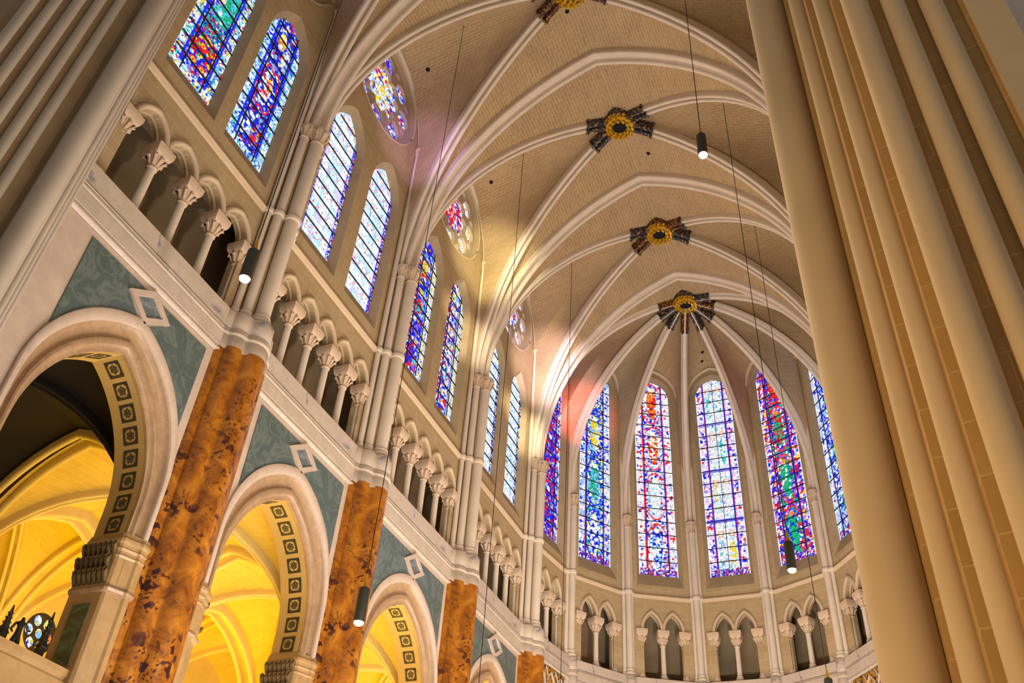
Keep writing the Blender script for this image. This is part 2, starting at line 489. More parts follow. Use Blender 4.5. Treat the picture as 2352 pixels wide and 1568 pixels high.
def paint(style, U, V, w, h, seed):
    rng = np.random.default_rng(seed); C = np.zeros(U.shape+(3,))
    def fill(mask, s, p, lead=0.010, k=1.0):
        c, e = shards(U, V, s, rng, pal(p)); c = c*k
        c = np.where((e < lead)[..., None], c*0.12, c); C[mask] = c[mask]
    def flat(mask, key): C[mask] = GC[key]
    aU = np.abs(U); inn = np.ones(U.shape, bool)
    if style in ('A1', 'A2'):
        fill(inn, .10, 'B:7 LB:2 Wh:1 Rd:1 P:2' if style == 'A1' else 'B:9 LB:3 Wh:2 Rd:1 P:2 K:1')
        bw = .27
        if style == 'A1':
            m = (V > 1.0) & (V < 1.95) & (aU < .46); fill(m, .09, 'Rd:6 B:3 Y:2 G:1')
            for cx, cy in ((-.16, .75), (.20, .75), (-.05, 1.5)):
                rr = np.hypot(U-cx, V-cy); flat((rr < .13), 'Rd'); flat((rr < .085) & (rr > .05), 'Y')
            m = (V > 2.0) & (V < 2.75) & (aU < .5); fill(m, .06, 'T:4 Rd:2 B:2 Wh:1')
            m = (V > 2.8) & (V < 4.5) & (np.abs(U-.05-.1*np.sin(V*2)) < .34); fill(m, .13, 'T:5 G:4 LB:2 Wh:1 P:1')
            m = (V > 3.6) & (V < 5.4) & (U < -.05) & (U > -.42); fill(m, .11, 'Y:3 Pk:2 P:3 Wh:2 B:2')
            m = np.hypot(U*.9, V-5.2) < .32; fill(m, .09, 'Wh:3 LB:3 Cr:2 B:1')
        else:
            for cy in (2.9,):
                rr = np.hypot(U/.48, (V-cy)/1.0); lob = 1+.10*np.cos(6*np.arctan2(V-cy, U*2))
                m = rr < lob; fill(m, .10, 'B:8 LB:1 Wh:2'); flat((rr < lob) & (rr > lob-.10), 'Rd')
                m = np.hypot((U+.08)/.26, (V-cy)/.75) < 1; fill(m, .12, 'Wh:5 LB:3 Rd:2 Cr:2 B:4')
                m = np.hypot((U-.05)/.14, (V-cy-.25)/.3) < 1; fill(m, .1, 'Rd:3 Y:1 Wh:2')
            m = (V > .35) & (V < 1.25) & (U > .0) & (U < .42); fill(m, .08, 'Rd:3 P:2 B:3 Y:1')
            m = np.hypot(U-.20, V-.78) < .10; flat(m, 'Rd')
            m = (V > .5) & (V < 1.6) & (U < -.02) & (U > -.4); fill(m, .14, 'B:6 Wh:3 LB:2')
            m = np.hypot((U+.1)/.17, (V-5.25)/.42) < 1; fill(m, .12, 'Y:6 Wh:2 Or:1')
            m = np.hypot((U-.25)/.18, (V-4.7)/.5) < 1; fill(m, .10, 'Cr:3 Wh:3 B:2 LB:2')
        m = (aU > w/2-bw) | (V < .27); fill(m, .07, 'Wh:5 SK:3 T:2 Y:1 Rd:1 B:2 LB:1' if style == 'A1' else 'SK:5 LB:3 Wh:3 T:2 B:2', .006)
        m = (aU > w/2-bw-.07) & (aU < w/2-bw) & (V > .3); flat(m, 'B')
    elif style == 'B':
        fill(inn, .30, 'Wh:7 SK:4 Lv:1', .006)
        flat(np.abs(np.mod(U+w/2, w/3)-w/6) > w/6-.014, 'LB')
        for cx in (-w/3, 0, w/3):
            vv = np.mod(V, .92)-.46; rr = np.hypot(U-cx*.98, vv)
            flat((np.abs(rr-.22) < .016) & (np.mod(np.arctan2(vv, U-cx)*3, 2) < 1.3), 'Rd')
            flat(rr < .035, 'Rd'); flat((np.abs(rr-.30) < .014), 'LB')
        m = (aU > w/2-.15); fill(m, .06, 'B:6 P:3 Pk:2 Wh:2 Rd:1', .005); flat((aU > w/2-.16) & (aU < w/2-.12), 'B')
    elif style in ('C1', 'C2'):
        fill(inn, .14, 'B:6 P:2 Rd:2 LB:2 Wh:2 Y:1 T:1' if style == 'C1' else 'B:3 P:2 Wh:5 LB:3 Rd:1 Y:1 Pk:2')
        for cy, k in ((5.0, 'Y:6 Or:1 Wh:1'), (4.0, 'Y:3 B:3'), (2.9, 'Rd:5 T:2'), (1.8, 'B:4 P:3'), (.8, 'Rd:4 B:4')):
            m = np.hypot((U+.08)/.22, (V-cy)/.40) < 1; fill(m, .10, k if style == 'C1' else 'Wh:3 Cr:1 B:3 T:1 Or:1')
        m = np.abs(U-.0) > .38; fill(m & (U < 0), .09, 'Rd:3 B:3 Wh:2 Lv:2 Or:1'); fill(m & (U > 0), .08, 'Wh:8 SK:2 Y:1 B:1 Cr:2')
        flat((U > .30) & (U < .36), 'B')
    elif style == 'D':
        fill(inn, .14, 'Wh:9 SK:3 Cr:1 LB:1', .009)
        flat(np.abs(np.mod(U+w/2, w/3)-w/6) > w/6-.018, 'LB')
        m = (U > w/2-.2); fill(m, .06, 'N:3 B:3 Wh:3 SK:2')
    elif style == 'rose':
        rr = np.hypot(U, V); th = np.arctan2(V, U)
        p = {0: 'P:4 Lv:4 B:3 Rd:1 Wh:2', 1: 'B:5 P:3 Rd:2 Wh:3 Lv:2 LB:2', 2: 'Wh:7 Cr:3 Y:1 SK:2 Rd:1', 3: 'Wh:6 Pk:4 Lv:2 SK:1 Rd:1'}[seed % 4]
        fill(inn, .13, p, .008)
        q = {0: 'B:3 Rd:2 Wh:3', 1: 'Wh:5 Y:2 LB:3 Rd:1 B:2 Or:1', 2: 'Rd:4 Wh:3 LB:1 B:1', 3: 'Rd:1 B:2 Wh:4'}[seed % 4]
        fill(rr < 1.05, .12, q, .008)
        fill(rr < .42, .10, {0: 'Y:2 Wh:2', 1: 'Wh:4 Y:3 LB:2', 2: 'Rd:4 Wh:2', 3: 'Wh:2 Rd:1'}[seed % 4], .008)
    else:                                                    # apse lancets
        k = int(style[1])
        base = ['B:6 P:2 Rd:2 LB:2 Wh:3', 'Wh:5 LB:4 B:3 Lv:2 Pk:1 SK:2', 'Wh:7 Pk:3 Lv:2 Rd:1 B:1 SK:1', 'Lv:4 Wh:5 Pk:3 P:1 B:2 Rd:1', 'B:5 Rd:4 Wh:3 P:2 Lv:2 Y:1', 'Wh:5 LB:4 B:2 Lv:3 SK:3', 'Wh:4 B:3'][k]
        mid = ['B:6 Rd:3 LB:2', 'LB:4 B:4 Wh:3 G:1 Y:2', 'Wh:5 LB:2 Pk:2 Rd:1 B:2', 'Wh:6 SK:2 LB:2 Pk:2', 'B:4 G:3 Rd:3 P:2 Wh:2', 'LB:3 Wh:4 B:3 P:1', 'Wh:4 B:3'][k]
        fill(inn, .125, base, .008)
        m = aU < w*.27; fill(m, .11, mid, .008)
        nm = 4; ph = h/nm
        for i in range(nm):
            cy = ph*(i+.5)
            if k == 3:
                for sx in (-1, 1):
                    m = np.hypot((U-sx*w*.14)/.15, (V-cy+.2)/.85) < 1; fill(m, .12, ['Wh:4 LB:1 T:1', 'Y:3 Wh:3 SK:2', 'Wh:4 Pk:2', 'Wh:3 T:2'][(i+(sx > 0)) % 4])
                    rr = np.hypot((U-sx*w*.14), V-cy-.75); flat((rr < .16), 'Or'); flat(rr < .11, 'Wh')
                flat((np.abs(V-ph*i) < .09), 'B'); flat((np.abs(V-ph*i) < .03), 'Pk')
            else:
                m = np.hypot(U/.27, (V-cy)/1.05) < 1
                fill(m, .12, {0: 'Rd:3 B:4 LB:1', 1: ['Wh:3 B:3', 'G:4 LB:3 T:2', 'Y:4 Wh:2 LB:2', 'Wh:4 B:3'][i], 2: ['LB:3 Wh:4 B:2', 'Wh:5 SK:2', 'Rd:3 Wh:4 Or:3', 'Or:5 Rd:3 Wh:1'][i], 4: ['G:4 T:2 B:2', 'G:4 Wh:2', 'G:3 Rd:3', 'Rd:6 Or:1'][i], 5: 'Wh:3 LB:3 G:1 B:2', 6: 'Wh:2 B:2'}[k])
                rr = np.hypot(U, V-cy-.95); flat(rr < .13, 'Cr' if k != 4 else 'Or')
                ring = np.hypot(U/(w*.30), (V-cy)/1.38); flat((ring > .93) & (ring < 1.0), 'Rd' if k in (2, 0, 4) else 'B')
        flat((aU > w*.27) & (aU < w*.27+.05), 'B'); flat((aU > w*.27+.05) & (aU < w*.27+.075), 'Rd')
        if k == 2: flat((U < -w*.27) & (U > -w*.27-.09) & (np.mod(V, 3) < 1.9), 'Rd')
        fill(V < .35, .07, 'Wh:2 P:3 B:3 Rd:2')
        flat(aU > w/2-.045, 'Wh')
    return np.clip(C, 0, 1.2)


def glass_panel(name, loop, y, style, seed, parent, step=0.028, sink=0.0):
    """a pane over the outline (x,z): fine mesh whose vertices carry the glass colours."""
    xs = [p[0] for p in loop]; zs = [p[1] for p in loop]; x0, x1, z0, z1 = min(xs), max(xs), min(zs), max(zs)
    nx, nz = int((x1-x0)/step)+1, int((z1-z0)/step)+1
    gx = np.linspace(x0, x1, nx); gz = np.linspace(z0, z1, nz); U, V = np.meshgrid(gx, gz)
    cx, cz = ((x0+x1)/2, z0) if style != 'rose' else ((x0+x1)/2, (z0+z1)/2)
    C = paint(style, U-cx, V-cz, x1-x0, z1-z0, seed)
    me = bpy.data.meshes.new(name)
    vs = np.stack([U, np.full(U.shape, y), V], -1).reshape(-1, 3)
    a = (np.arange(nz-1)[:, None]*nx+np.arange(nx-1)[None, :])
    q = np.stack([a, a+1, a+1+nx, a+nx], -1).reshape(-1, 4)
    mx, mz = (U[:-1, :-1]+U[1:, 1:]).ravel()/2, (V[:-1, :-1]+V[1:, 1:]).ravel()/2
    L = np.array(loop); ins = np.zeros(len(mx), bool)
    for (ax, az), (bx, bz) in zip(L, np.roll(L, -1, 0)):
        c = (az > mz) != (bz > mz)
        with np.errstate(divide='ignore', invalid='ignore'):
            ins ^= c & (mx < (bx-ax)*(mz-az)/(bz-az+1e-12)+ax)
    # keep a rim of cells that just overlap the reveal
    q = q[ins]
    me.from_pydata(vs.tolist(), [], q.tolist())
    ca = me.color_attributes.new('pane_colour', 'FLOAT_COLOR', 'POINT')
    ca.data.foreach_set('color', np.concatenate([C.reshape(-1, 3), np.ones((C.size//3, 1))], 1).astype(np.float32).ravel())
    me.materials.append(MT['glass'])
    return link(name, me, parent)


# ------------------------------------------------------------------ walls of one bay
WINDOW_N = [0]


def lancet(cx, hw, sill, spring, apex, n=10):
    a = fullarc(hw, spring, apex, sill, n, 4)
    return [(cx+x, z) for x, z in a]


def window(fr, label, loop, style, seed, nbar, vbars, y=0.27):
    WINDOW_N[0] += 1
    t = thing('window_%d' % WINDOW_N[0], label, 'window', fr.loc, fr.rz, None, 'structure')
    glass_panel('glass', loop, y, style, seed, t)
    xs = [p[0] for p in loop]; zs = [p[1] for p in loop]
    mb = MB(); z0, z1 = min(zs), max(zs); x0, x1 = min(xs), max(xs)
    def span(z):
        l = [x for (x, zz) in loop if zz >= z-0.02]
        return (min(l), max(l)) if l else (0, 0)
    for k in range(1, nbar):
        z = z0+(z1-z0)*k/nbar; a, b = span(z)
        if b-a > 0.1: mb.box(a, b, y-.05, y-.01, z-.016, z+.016)
    for f in vbars:
        x = (x0+x1)/2+f*(x1-x0); top = max([zz for (xx, zz) in loop if abs(xx-x) < .16] or [z1-.4])
        mb.box(x-.013, x+.013, y-.045, y-.012, z0, top-.06)
    mb.build('saddle_bars', 'lead', t, smooth=0)
    return t


def triforium(fr, key, where, pitch, narch, uc, apex, pointed_apse=False):
    """columns, arches, front wall strip and the passage behind."""
    yax = 0.13; zf, zs = 16.13, 18.42
    hw = pitch/2-0.115
    u0 = uc-pitch*narch/2
    # front wall above the arcade
    L = fr.len/2+(0.14 if key.startswith('S') else 0.0)
    out = [(-L, zf), (u0+.1, zf), (u0+.1, zs)]
    strips = []
    for k in range(narch):
        c = u0+pitch*(k+.5)
        arc = [(c+x, z) for x, z in fullarc(hw, zs+.05, apex, zs, 8, 1)]
        out += arc; strips.append(arc)
    out += [(u0+pitch*narch-.1, zs), (u0+pitch*narch-.1, zf), (L, zf), (L, 20.1), (-L, 20.1)]
    mb = MB().flat([out], 0.0)
    for arc in strips: mb.strip(arc, 0.0, arc, 0.34, False)
    for uu, s in ((u0+.1, 1), (u0+pitch*narch-.1, -1)):
        mb.grid([[(uu, 0, zf), (uu, .34, zf)], [(uu, 0, zs), (uu, .34, zs)]])
    w = mb.build('wall_north' if not key.startswith('S') else 'wall_east', 'wall', None, fr.loc, 0); w.rotation_euler[2] = fr.rz
    tag(w, 'stone triforium wall %s' % where, 'wall', None, 'structure')
    # passage: floor, back wall, ceiling
    b = MB(); X = L-.05
    b.grid([[(-X, .05, zf-.02), (X, .05, zf-.02)], [(-X, 1.35, zf-.02), (X, 1.35, zf-.02)], [(-X, 1.35, 20.0), (X, 1.35, 20.0)], [(-X, .3, 20.0), (X, .3, 20.0)]])
    for sx in (-X, X): b.grid([[(sx, .3, zf), (sx, 1.35, zf)], [(sx, .3, 20), (sx, 1.35, 20)]])
    w2 = b.build('wall_north' if not key.startswith('S') else 'wall_east', 'back', None, fr.loc, 0); w2.rotation_euler[2] = fr.rz
    tag(w2, 'plastered passage behind the columns %s' % where, 'wall', None, 'structure')
    grp = 'triforium columns'
    for k in range(narch+1):
        u = u0+pitch*k
        p = fr.P(u, yax, zf)
        lab = '%s triforium column from the left %s' % (ORD[k] if k < narch else 'last', where)
        if COLP: dup(COLP[0], p, fr.rz, lab)
        else:
            t = thing('triforium_column', lab, 'column', p, fr.rz, grp)
            bs = MB(); bs.sqlathe([(.17, 0), (.17, .12)]); bs.lathe([(.165, .12), (.175, .16), (.15, .21), (.14, .24), (.15, .27), (.12, .31)], seg=14); bs.build('base', 'shaft', t)
            MB().lathe([(.118, .28), (.112, 1.0), (.108, 1.62)], seg=14).build('shaft', 'shaft', t)
            cp = MB(); cp.lathe([(.12, 1.58), (.14, 1.61), (.12, 1.64), (.125, 1.72), (.17, 1.86), (.215, 1.98)], seg=16)
            for a in range(8):                                                     # crockets
                an = a*PI/4; rr = .24 if a % 2 else .21
                cp.tube([(.12*math.cos(an), .12*math.sin(an), 1.70), (rr*.85*math.cos(an), rr*.85*math.sin(an), 1.86), (rr*1.15*math.cos(an), rr*1.15*math.sin(an), 1.93), (rr*1.1*math.cos(an), rr*1.1*math.sin(an), 1.87)], [.03, .035, .045, .03], 6)
            cp.build('capital', 'capital', t)
            MB().sqlathe([(.19, 1.95), (.235, 2.02), (.25, 2.06), (.27, 2.16), (.27, 2.29)]).build('abacus', 'capital', t, smooth=0)
            COLP.append(t)
    for k in range(narch):
        c = u0+pitch*(k+.5)
        t = thing('triforium_arch', '%s triforium arch from the left %s' % (ORD[k], where), 'arch', fr.P(c, 0, 0), fr.rz, 'triforium arches')
        path = [Vector((x, 0, z)) for x, z in fullarc(hw+.0, zs+.05, apex, zs, 9, 1)]
        m = MB(); m.sweep(path, [(.02, .16), (-.05, .15)]+roll(-.03, .07, .075, 120, 320, 8)+[(.05, .0)], (0, 1, 0), (0, 0, zs-.3)); m.build('roll_moulding', 'arch', t)
        m = MB(); m.sweep(path, roll(.20, .03, .055, 160, 380, 6), (0, 1, 0), (0, 0, zs-.3)); m.build('inner_roll', 'arch', t)


COLP = []


def strcourse(fr, name, label, ext=0.0):
    L = fr.len/2+ext
    pr = [(0.02, 20.16), (-.06, 20.13), (-.11, 20.09), (-.12, 20.04), (-.08, 20.0), (-.06, 19.96), (.0, 19.93)]
    m = MB().grid([[(-L, y, z) for y, z in pr], [(L, y, z) for y, z in pr]])
    o = m.build(name, 'arch', None, fr.loc, 30); o.rotation_euler[2] = fr.rz
    return tag(o, label, 'trim', None, 'structure')


CORN = [(0.12, 16.15), (-.24, 16.13), (-.27, 16.10), (-.27, 15.57), (-.235, 15.55), (-.235, 15.53), (-.31, 15.51), (-.325, 15.47), (-.285, 15.45), (-.285, 15.425), (-.34, 15.40), (-.345, 15.35), (-.295, 15.33),
        (-.295, 15.31), (-.32, 15.295), (-.32, 14.93), (-.285, 14.91), (-.285, 14.885), (-.335, 14.865), (-.34, 14.81), (-.29, 14.79), (-.25, 14.76)]


def cornice(fr, name, label, ext=0.0, k=1.0):
    L = fr.len/2+ext
    m = MB().grid([[(-L, y, 16.15-(16.15-z)*k) for y, z in CORN], [(L, y, 16.15-(16.15-z)*k) for y, z in CORN]])
    o = m.build(name, 'blot', None, fr.loc, 30); o.rotation_euler[2] = fr.rz
    return tag(o, label, 'trim', None, 'structure')


TRIM = [0]


def trim_name():
    TRIM[0] += 1; return 'trim_%d' % TRIM[0]


def circle(cx, cz, r, n=40, a=0.0):
    return [(cx+r*math.cos(a+2*PI*k/n), cz+r*math.sin(a+2*PI*k/n)) for k in range(n)]


def straight_bay(key):
    fr = FR[key]; L = fr.len/2; where = 'under '+BN[key]
    dx = min(1.31, L-1.85)
    fl = [lancet(s*dx, .99, 20.72, 26.25, 28.0) for s in (-1, 1)]
    gl = [lancet(s*dx, .82, 21.3, 26.3, 27.75) for s in (-1, 1)]
    rc, rr = 31.15, 2.16
    ros = circle(0, rc, rr+.12, 48); ros2 = circle(0, rc, rr, 48)
    m = MB().flat([[(-L, 20.0), (L, 20.0), (L, 34.2), (-L, 34.2)], fl[0], fl[1], ros], 0.0)
    w = m.build('wall_north', 'wall', None, fr.loc, 0); w.rotation_euler[2] = fr.rz
    tag(w, 'clerestory wall around '+BN[key], 'wall', None, 'structure')
    m = MB()
    for a, b in zip(fl, gl): m.strip(a, 0.0, b, .28)
    m.strip(ros, 0.0, ros2, .22)
    v = m.build('wall_north', 'splay', None, fr.loc, 30); v.rotation_euler[2] = fr.rz
    tag(v, 'splayed window openings of '+BN[key], 'wall', None, 'structure')
    st = {'A': ('A1', 'A2'), 'B': ('B', 'B'), 'C': ('C1', 'C2'), 'D': ('D', 'D')}[key]
    desc = {'A': ('blue stained lancet with a green robed figure and red panel below', 'blue stained lancet with red outlined medallion and pale blue border'),
            'B': ('left white lattice lancet with blue and red border', 'right white lattice lancet with blue and red border'),
            'C': ('left narrow lancet of deep blue, red and yellow glass', 'right lancet of pale and violet blue glass with white right edge'),
            'D': ('left pale leaded lancet beside the apse, half hidden by shafts', 'right pale leaded lancet beside the apse')}[key]
    for i in (0, 1):
        window(fr, desc[i], gl[i], st[i], 11+ord(key)*2+i, 11, (-.25, .25) if key not in 'BD' else ())
    # rosette: pierced stone plate, glass behind it
    WINDOW_N[0] += 1
    t = thing('window_%d' % WINDOW_N[0], 'round rosette window above '+BN[key], 'window', fr.loc, fr.rz, None, 'structure')
    foil = []
    for k in range(8):
        for j in range(7):
            a = (k+(j/7.0))*PI/4+PI/8; d = .98; th = (j/7.0-.5)*PI
            rad = .90+.40*math.cos(th*.92)
            foil.append((rad*math.cos(a), rc+rad*math.sin(a)))
    holes = [foil]
    for k in range(8):
        a = k*PI/4
        holes.append(circle(1.58*math.cos(a), rc+1.58*math.sin(a), .42, 18))
        a2 = k*PI/4+PI/8
        holes.append(circle(1.78*math.cos(a2), rc+1.78*math.sin(a2), .20, 10))
    pm = MB().flat([ros2]+holes, .22)
    for h in holes: pm.strip(h, .22, h, .36)
    pm.build('tracery', 'tracery', t, smooth=30)
    tm = MB()
    for k in range(48): pass
    path = [Vector((x, .02, z)) for x, z in circle(0, rc, rr+.10, 48)]; path.append(path[0]); tm.tube(path, .04, 8); tm.build('rim_moulding', 'arch', t)
    glass_panel('glass', circle(0, rc, rr-.02, 48), .37, 'rose', {'A': 0, 'B': 1, 'C': 2, 'D': 3}[key], t)
    triforium(fr, key, where, *{'A': (1.13, 4, 0.0, 19.08), 'B': (1.0, 5, 0, 19.05), 'C': (1.03, 5, 0, 19.05), 'D': (1.01, 5, 0, 19.05)}[key])
    strcourse(fr, trim_name(), 'string course at the sills of '+BN[key])
    cornice(fr, trim_name(), 'moulded marble ledge below the triforium '+where)
    # wall rib
    t = thing('wall_arch', 'thin arch moulding framing the rosette above '+BN[key], 'arch', fr.loc, fr.rz, 'wall arches')
    hw = L-.55
    path = [Vector((x, -.1, z)) for x, z in fullarc(hw, 30.4, 33.5, 30.3, 14, 1)]
    MB().sweep(path, [(.1, .13)]+roll(.01, .06, .062, 60, 300, 8)+[(.1, .0)], (0, 1, 0), (0, 0, 29)).build('moulding', 'shaft', t)


def apse_bay(i):
    fr = FA[i]; L = fr.len/2+.13
    nm = ['first', 'second', 'third', 'fourth', 'fifth', 'sixth', 'seventh'][i]
    where = 'under the %s apse window from the left' % nm
    f = lancet(0, 1.12, 20.62, 31.85, 33.15); g = lancet(0, .95, 21.27, 31.9, 32.95)
    m = MB().flat([[(-L, 20.0), (L, 20.0), (L, 34.2), (-L, 34.2)], f], 0.0)
    w = m.build('wall_east', 'wall', None, fr.loc, 0); w.rotation_euler[2] = fr.rz
    tag(w, 'clerestory wall around the %s apse window from the left' % nm, 'wall', None, 'structure')
    v = MB().strip(f, 0, g, .28).build('wall_east', 'splay', None, fr.loc, 30); v.rotation_euler[2] = fr.rz
    tag(v, 'splayed opening of the %s apse window from the left' % nm, 'wall', None, 'structure')
    d = ['dark blue and red apse lancet, leftmost and narrowest', 'pale blue apse lancet with green and yellow figures, second from left', 'apse lancet with red and orange figures, third from left',
         'violet and white apse lancet with paired figures, fourth from left', 'deep blue, red and green apse lancet, fifth from left', 'pale blue apse lancet cut off by the right pier', 'apse lancet hidden behind the right pier'][i]
    if i < 6: window(fr, d, g, 'S%d' % i, 200+i, 16, (-.27, .0, .27) if i == 3 else (-.27, .27))
    triforium(fr, 'S%d' % i, where, 1.0, 2, 0.0, 19.22)
    strcourse(fr, trim_name(), 'string course below the %s apse window from the left' % nm, .2)
    cornice(fr, trim_name(), 'marble ledge below the triforium '+where, .1, .74)
    t = thing('wall_arch', 'thin arch moulding around the %s apse window from the left' % nm, 'arch', fr.loc, fr.rz, 'wall arches')
    path = [Vector((x, -.1, z)) for x, z in fullarc(1.28, 31.85, 33.5, 31.8, 12, 1)]
    MB().sweep(path, [(.1, .13)]+roll(.01, .06, .062, 60, 300, 8)+[(.1, .0)], (0, 1, 0), (0, 0, 30)).build('moulding', 'shaft', t)
    # lower wall of the apse arcade
    lo = MB().flat([[(-L, 0), (L, 0), (L, 15.15), (-L, 15.15)]], -.16).build('wall_east', 'mosaic', None, fr.loc, 0); lo.rotation_euler[2] = fr.rz
    tag(lo, 'gold mosaic wall of the apse below the ledge '+where, 'wall', None, 'structure')
    if i in (0, 5, 6):
        t = thing('blind_tracery', 'white tracery over gold mosaic under the %s apse triforium from the left' % nm, 'tracery', fr.loc, fr.rz)
        m = MB()
        for c in (-.8, 0, .8):
            m.tube([(c+x, -.2, z) for x, z in fullarc(.36, 14.2, 14.95, 12.5, 8, 2)], .045, 6)
            for s in (-1, 1): m.tube([(c+s*.36, -.2, 14.3), (c+s*.22, -.2, 14.75), (c+s*.4, -.2, 15.08)], .03, 6)
        m.build('arches', 'white', t)


# ------------------------------------------------------------------ clustered piers


def lobes(circs, ymin, n=64, add=0.0):
    """outline of a bundle of round lobes standing before the wall, local (x,y)."""
    c0 = Vector((0, ymin)); out = []
    for k in range(n+1):
        a = PI+PI*k/n; d = Vector((math.cos(a), math.sin(a))); best = .05
        for x, y, r in circs:
            r = r+add; q = Vector((x, y))-c0; b = q.dot(d); disc = r*r-(q.dot(q)-b*b)
            if disc > 0: best = max(best, b+math.sqrt(disc))
        out.append(tuple(c0+d*best))
    return out


CL_M = [(0, -.58, .37), (-.44, -.36, .29), (.44, -.36, .29), (-.74, -.16, .20), (.74, -.16, .20)]
CL_P = [(0, -.56, .33), (-.42, -.34, .26), (.42, -.34, .26), (-.70, -.14, .19), (.70, -.14, .19)]


def clustered_pier(P, rz, label, small=False):
    t = thing('clustered_pier', label, 'pier', (P[0], P[1], 0), rz, 'choir piers')
    k = 0.62 if small else 1.0
    sc = lambda L_: [(x*k, y*(k if not small else .85), r*k) for x, y, r in L_]
    def prism(rows, nm, mat):
        m = MB().grid(rows); m.build(nm, mat, t, smooth=50)
    cm, cp = sc(CL_M), sc(CL_P)
    prism([[(x, y, z) for x, y in lobes(cm, .1, 72)] for z in (0, 14.99)], 'marble_facing', 'orange')
    rows = []
    for z, ad in ((14.9, .0), (14.93, .05), (15.29, .055), (15.31, .035), (15.34, .035), (15.36, .085), (15.41, .085), (15.43, .03), (15.455, .03), (15.47, .07), (15.51, .06), (15.54, .015), (15.56, .035), (16.06, .03), (16.14, -.02), (16.16, -.1)):
        rows.append([(x, y, z) for x, y in lobes(cp, .1, 72, ad)])
    prism(rows, 'plinth', 'blot')
    yc, ys, yw = (-.5, -.27, -.10) if not small else (-.42, -.29, -.16)
    rc, rs, rw = (.20, .13, .09) if not small else (.15, .09, .07)
    us, uw = (.34, .56) if not small else (.20, .36)
    zt = 30.25 if not small else 31.75
    MB().lathe([(rc, 16.4), (rc, 23.45)], (0, yc), 20).build('main_shaft', 'shaft', t)
    for s in (-1, 1):
        MB().lathe([(rs, 16.35), (rs, 23.45 if not small else zt)], (s*us, ys), 14).build('side_shaft', 'shaft', t)
        if not small: MB().lathe([(rw, 16.3), (rw, zt)], (s*uw, yw), 12).build('wall_shaft', 'shaft', t)
    mb = MB()
    if small: mb.box(-us, us, ys+.02, .05, 16.1, 24.4)
    else: mb.box(-.52, .52, -.12, .05, 16.1, 24.6); mb.box(-.34, .34, -.34, .0, 16.1, 24.2)
    mb.build('backing', 'wall', t, smooth=0)
    def foot(r, u, y, nm='base'):
        MB().lathe([(r*1.5, 16.12), (r*1.5, 16.24), (r*1.42, 16.29), (r*1.15, 16.33), (r*1.25, 16.38), (r*1.22, 16.42), (r, 16.46)], (u, y), 16).build(nm, 'shaft', t)
    foot(rc, 0, yc)
    for s in (-1, 1):
        foot(rs, s*us, ys)
        if not small: foot(rw, s*uw, yw)
    an = MB()
    for r, u, y in [(rc, 0, yc)]+[(rs, s*us, ys) for s in (-1, 1)]+([] if small else [(rw, s*uw, yw) for s in (-1, 1)]):
        an.lathe([(r, 19.96), (r+.04, 19.98), (r+.055, 20.05), (r+.055, 20.1), (r+.03, 20.15), (r, 20.17)], (u, y), 16)
    an.build('annulet', 'shaft', t)
    def cap(r, u, y, z1, h):
        m = MB().lathe([(r, z1-h-.03), (r+.03, z1-h), (r, z1-h+.03), (r*1.05, z1-h*.7), (r*1.35, z1-h*.38), (r*1.6, z1-h*.25), (r*1.6, z1)], (u, y), 16)
        for a in range(8):
            q = a*PI/4+PI/8; c, s2 = math.cos(q), math.sin(q)
            m.tube([(u+r*c, y+r*s2, z1-h*.85), (u+r*1.35*c, y+r*1.35*s2, z1-h*.45), (u+r*1.75*c, y+r*1.75*s2, z1-h*.3), (u+r*1.6*c, y+r*1.6*s2, z1-h*.42)], [r*.16, r*.2, r*.26, r*.14], 6)
        m.build('capital', 'capital', t)
    cap(rc, 0, yc, 24.0, .6)
    for s in (-1, 1):
        if not small: cap(rs, s*us, ys, 24.0, .55); cap(rw, s*uw, yw, zt+.12, .3)
        else: cap(rs, s*us, ys, zt+.12, .3)
    return t


PIERLAB = {2: 'clustered pier with orange marble facing between blue and white lattice windows', 3: 'clustered pier with orange marble facing right of the white lattice windows',
           4: 'clustered pier with orange marble facing right of the red and blue windows', 5: 'slender far clustered pier where the straight wall meets the apse'}
for k in (2, 3, 4, 5):
    clustered_pier((-WALL, YR[k]), PI/2, PIERLAB[k])
APLAB = ['%s slender shaft bundle from the left between the apse windows' % ORD[i] for i in range(6)]
for i in range(1, 7):
    d = (Vector(AP[i])-Vector((0, YC))).normalized(); q = Vector(AP[i])+d*.42
    clustered_pier((q.x, q.y), math.atan2(d.y, d.x)-PI/2, APLAB[i-1], True)

for k in 'ABCD': straight_bay(k)
for i in range(7): apse_bay(i)

# ------------------------------------------------------------------ arcade below the triforium


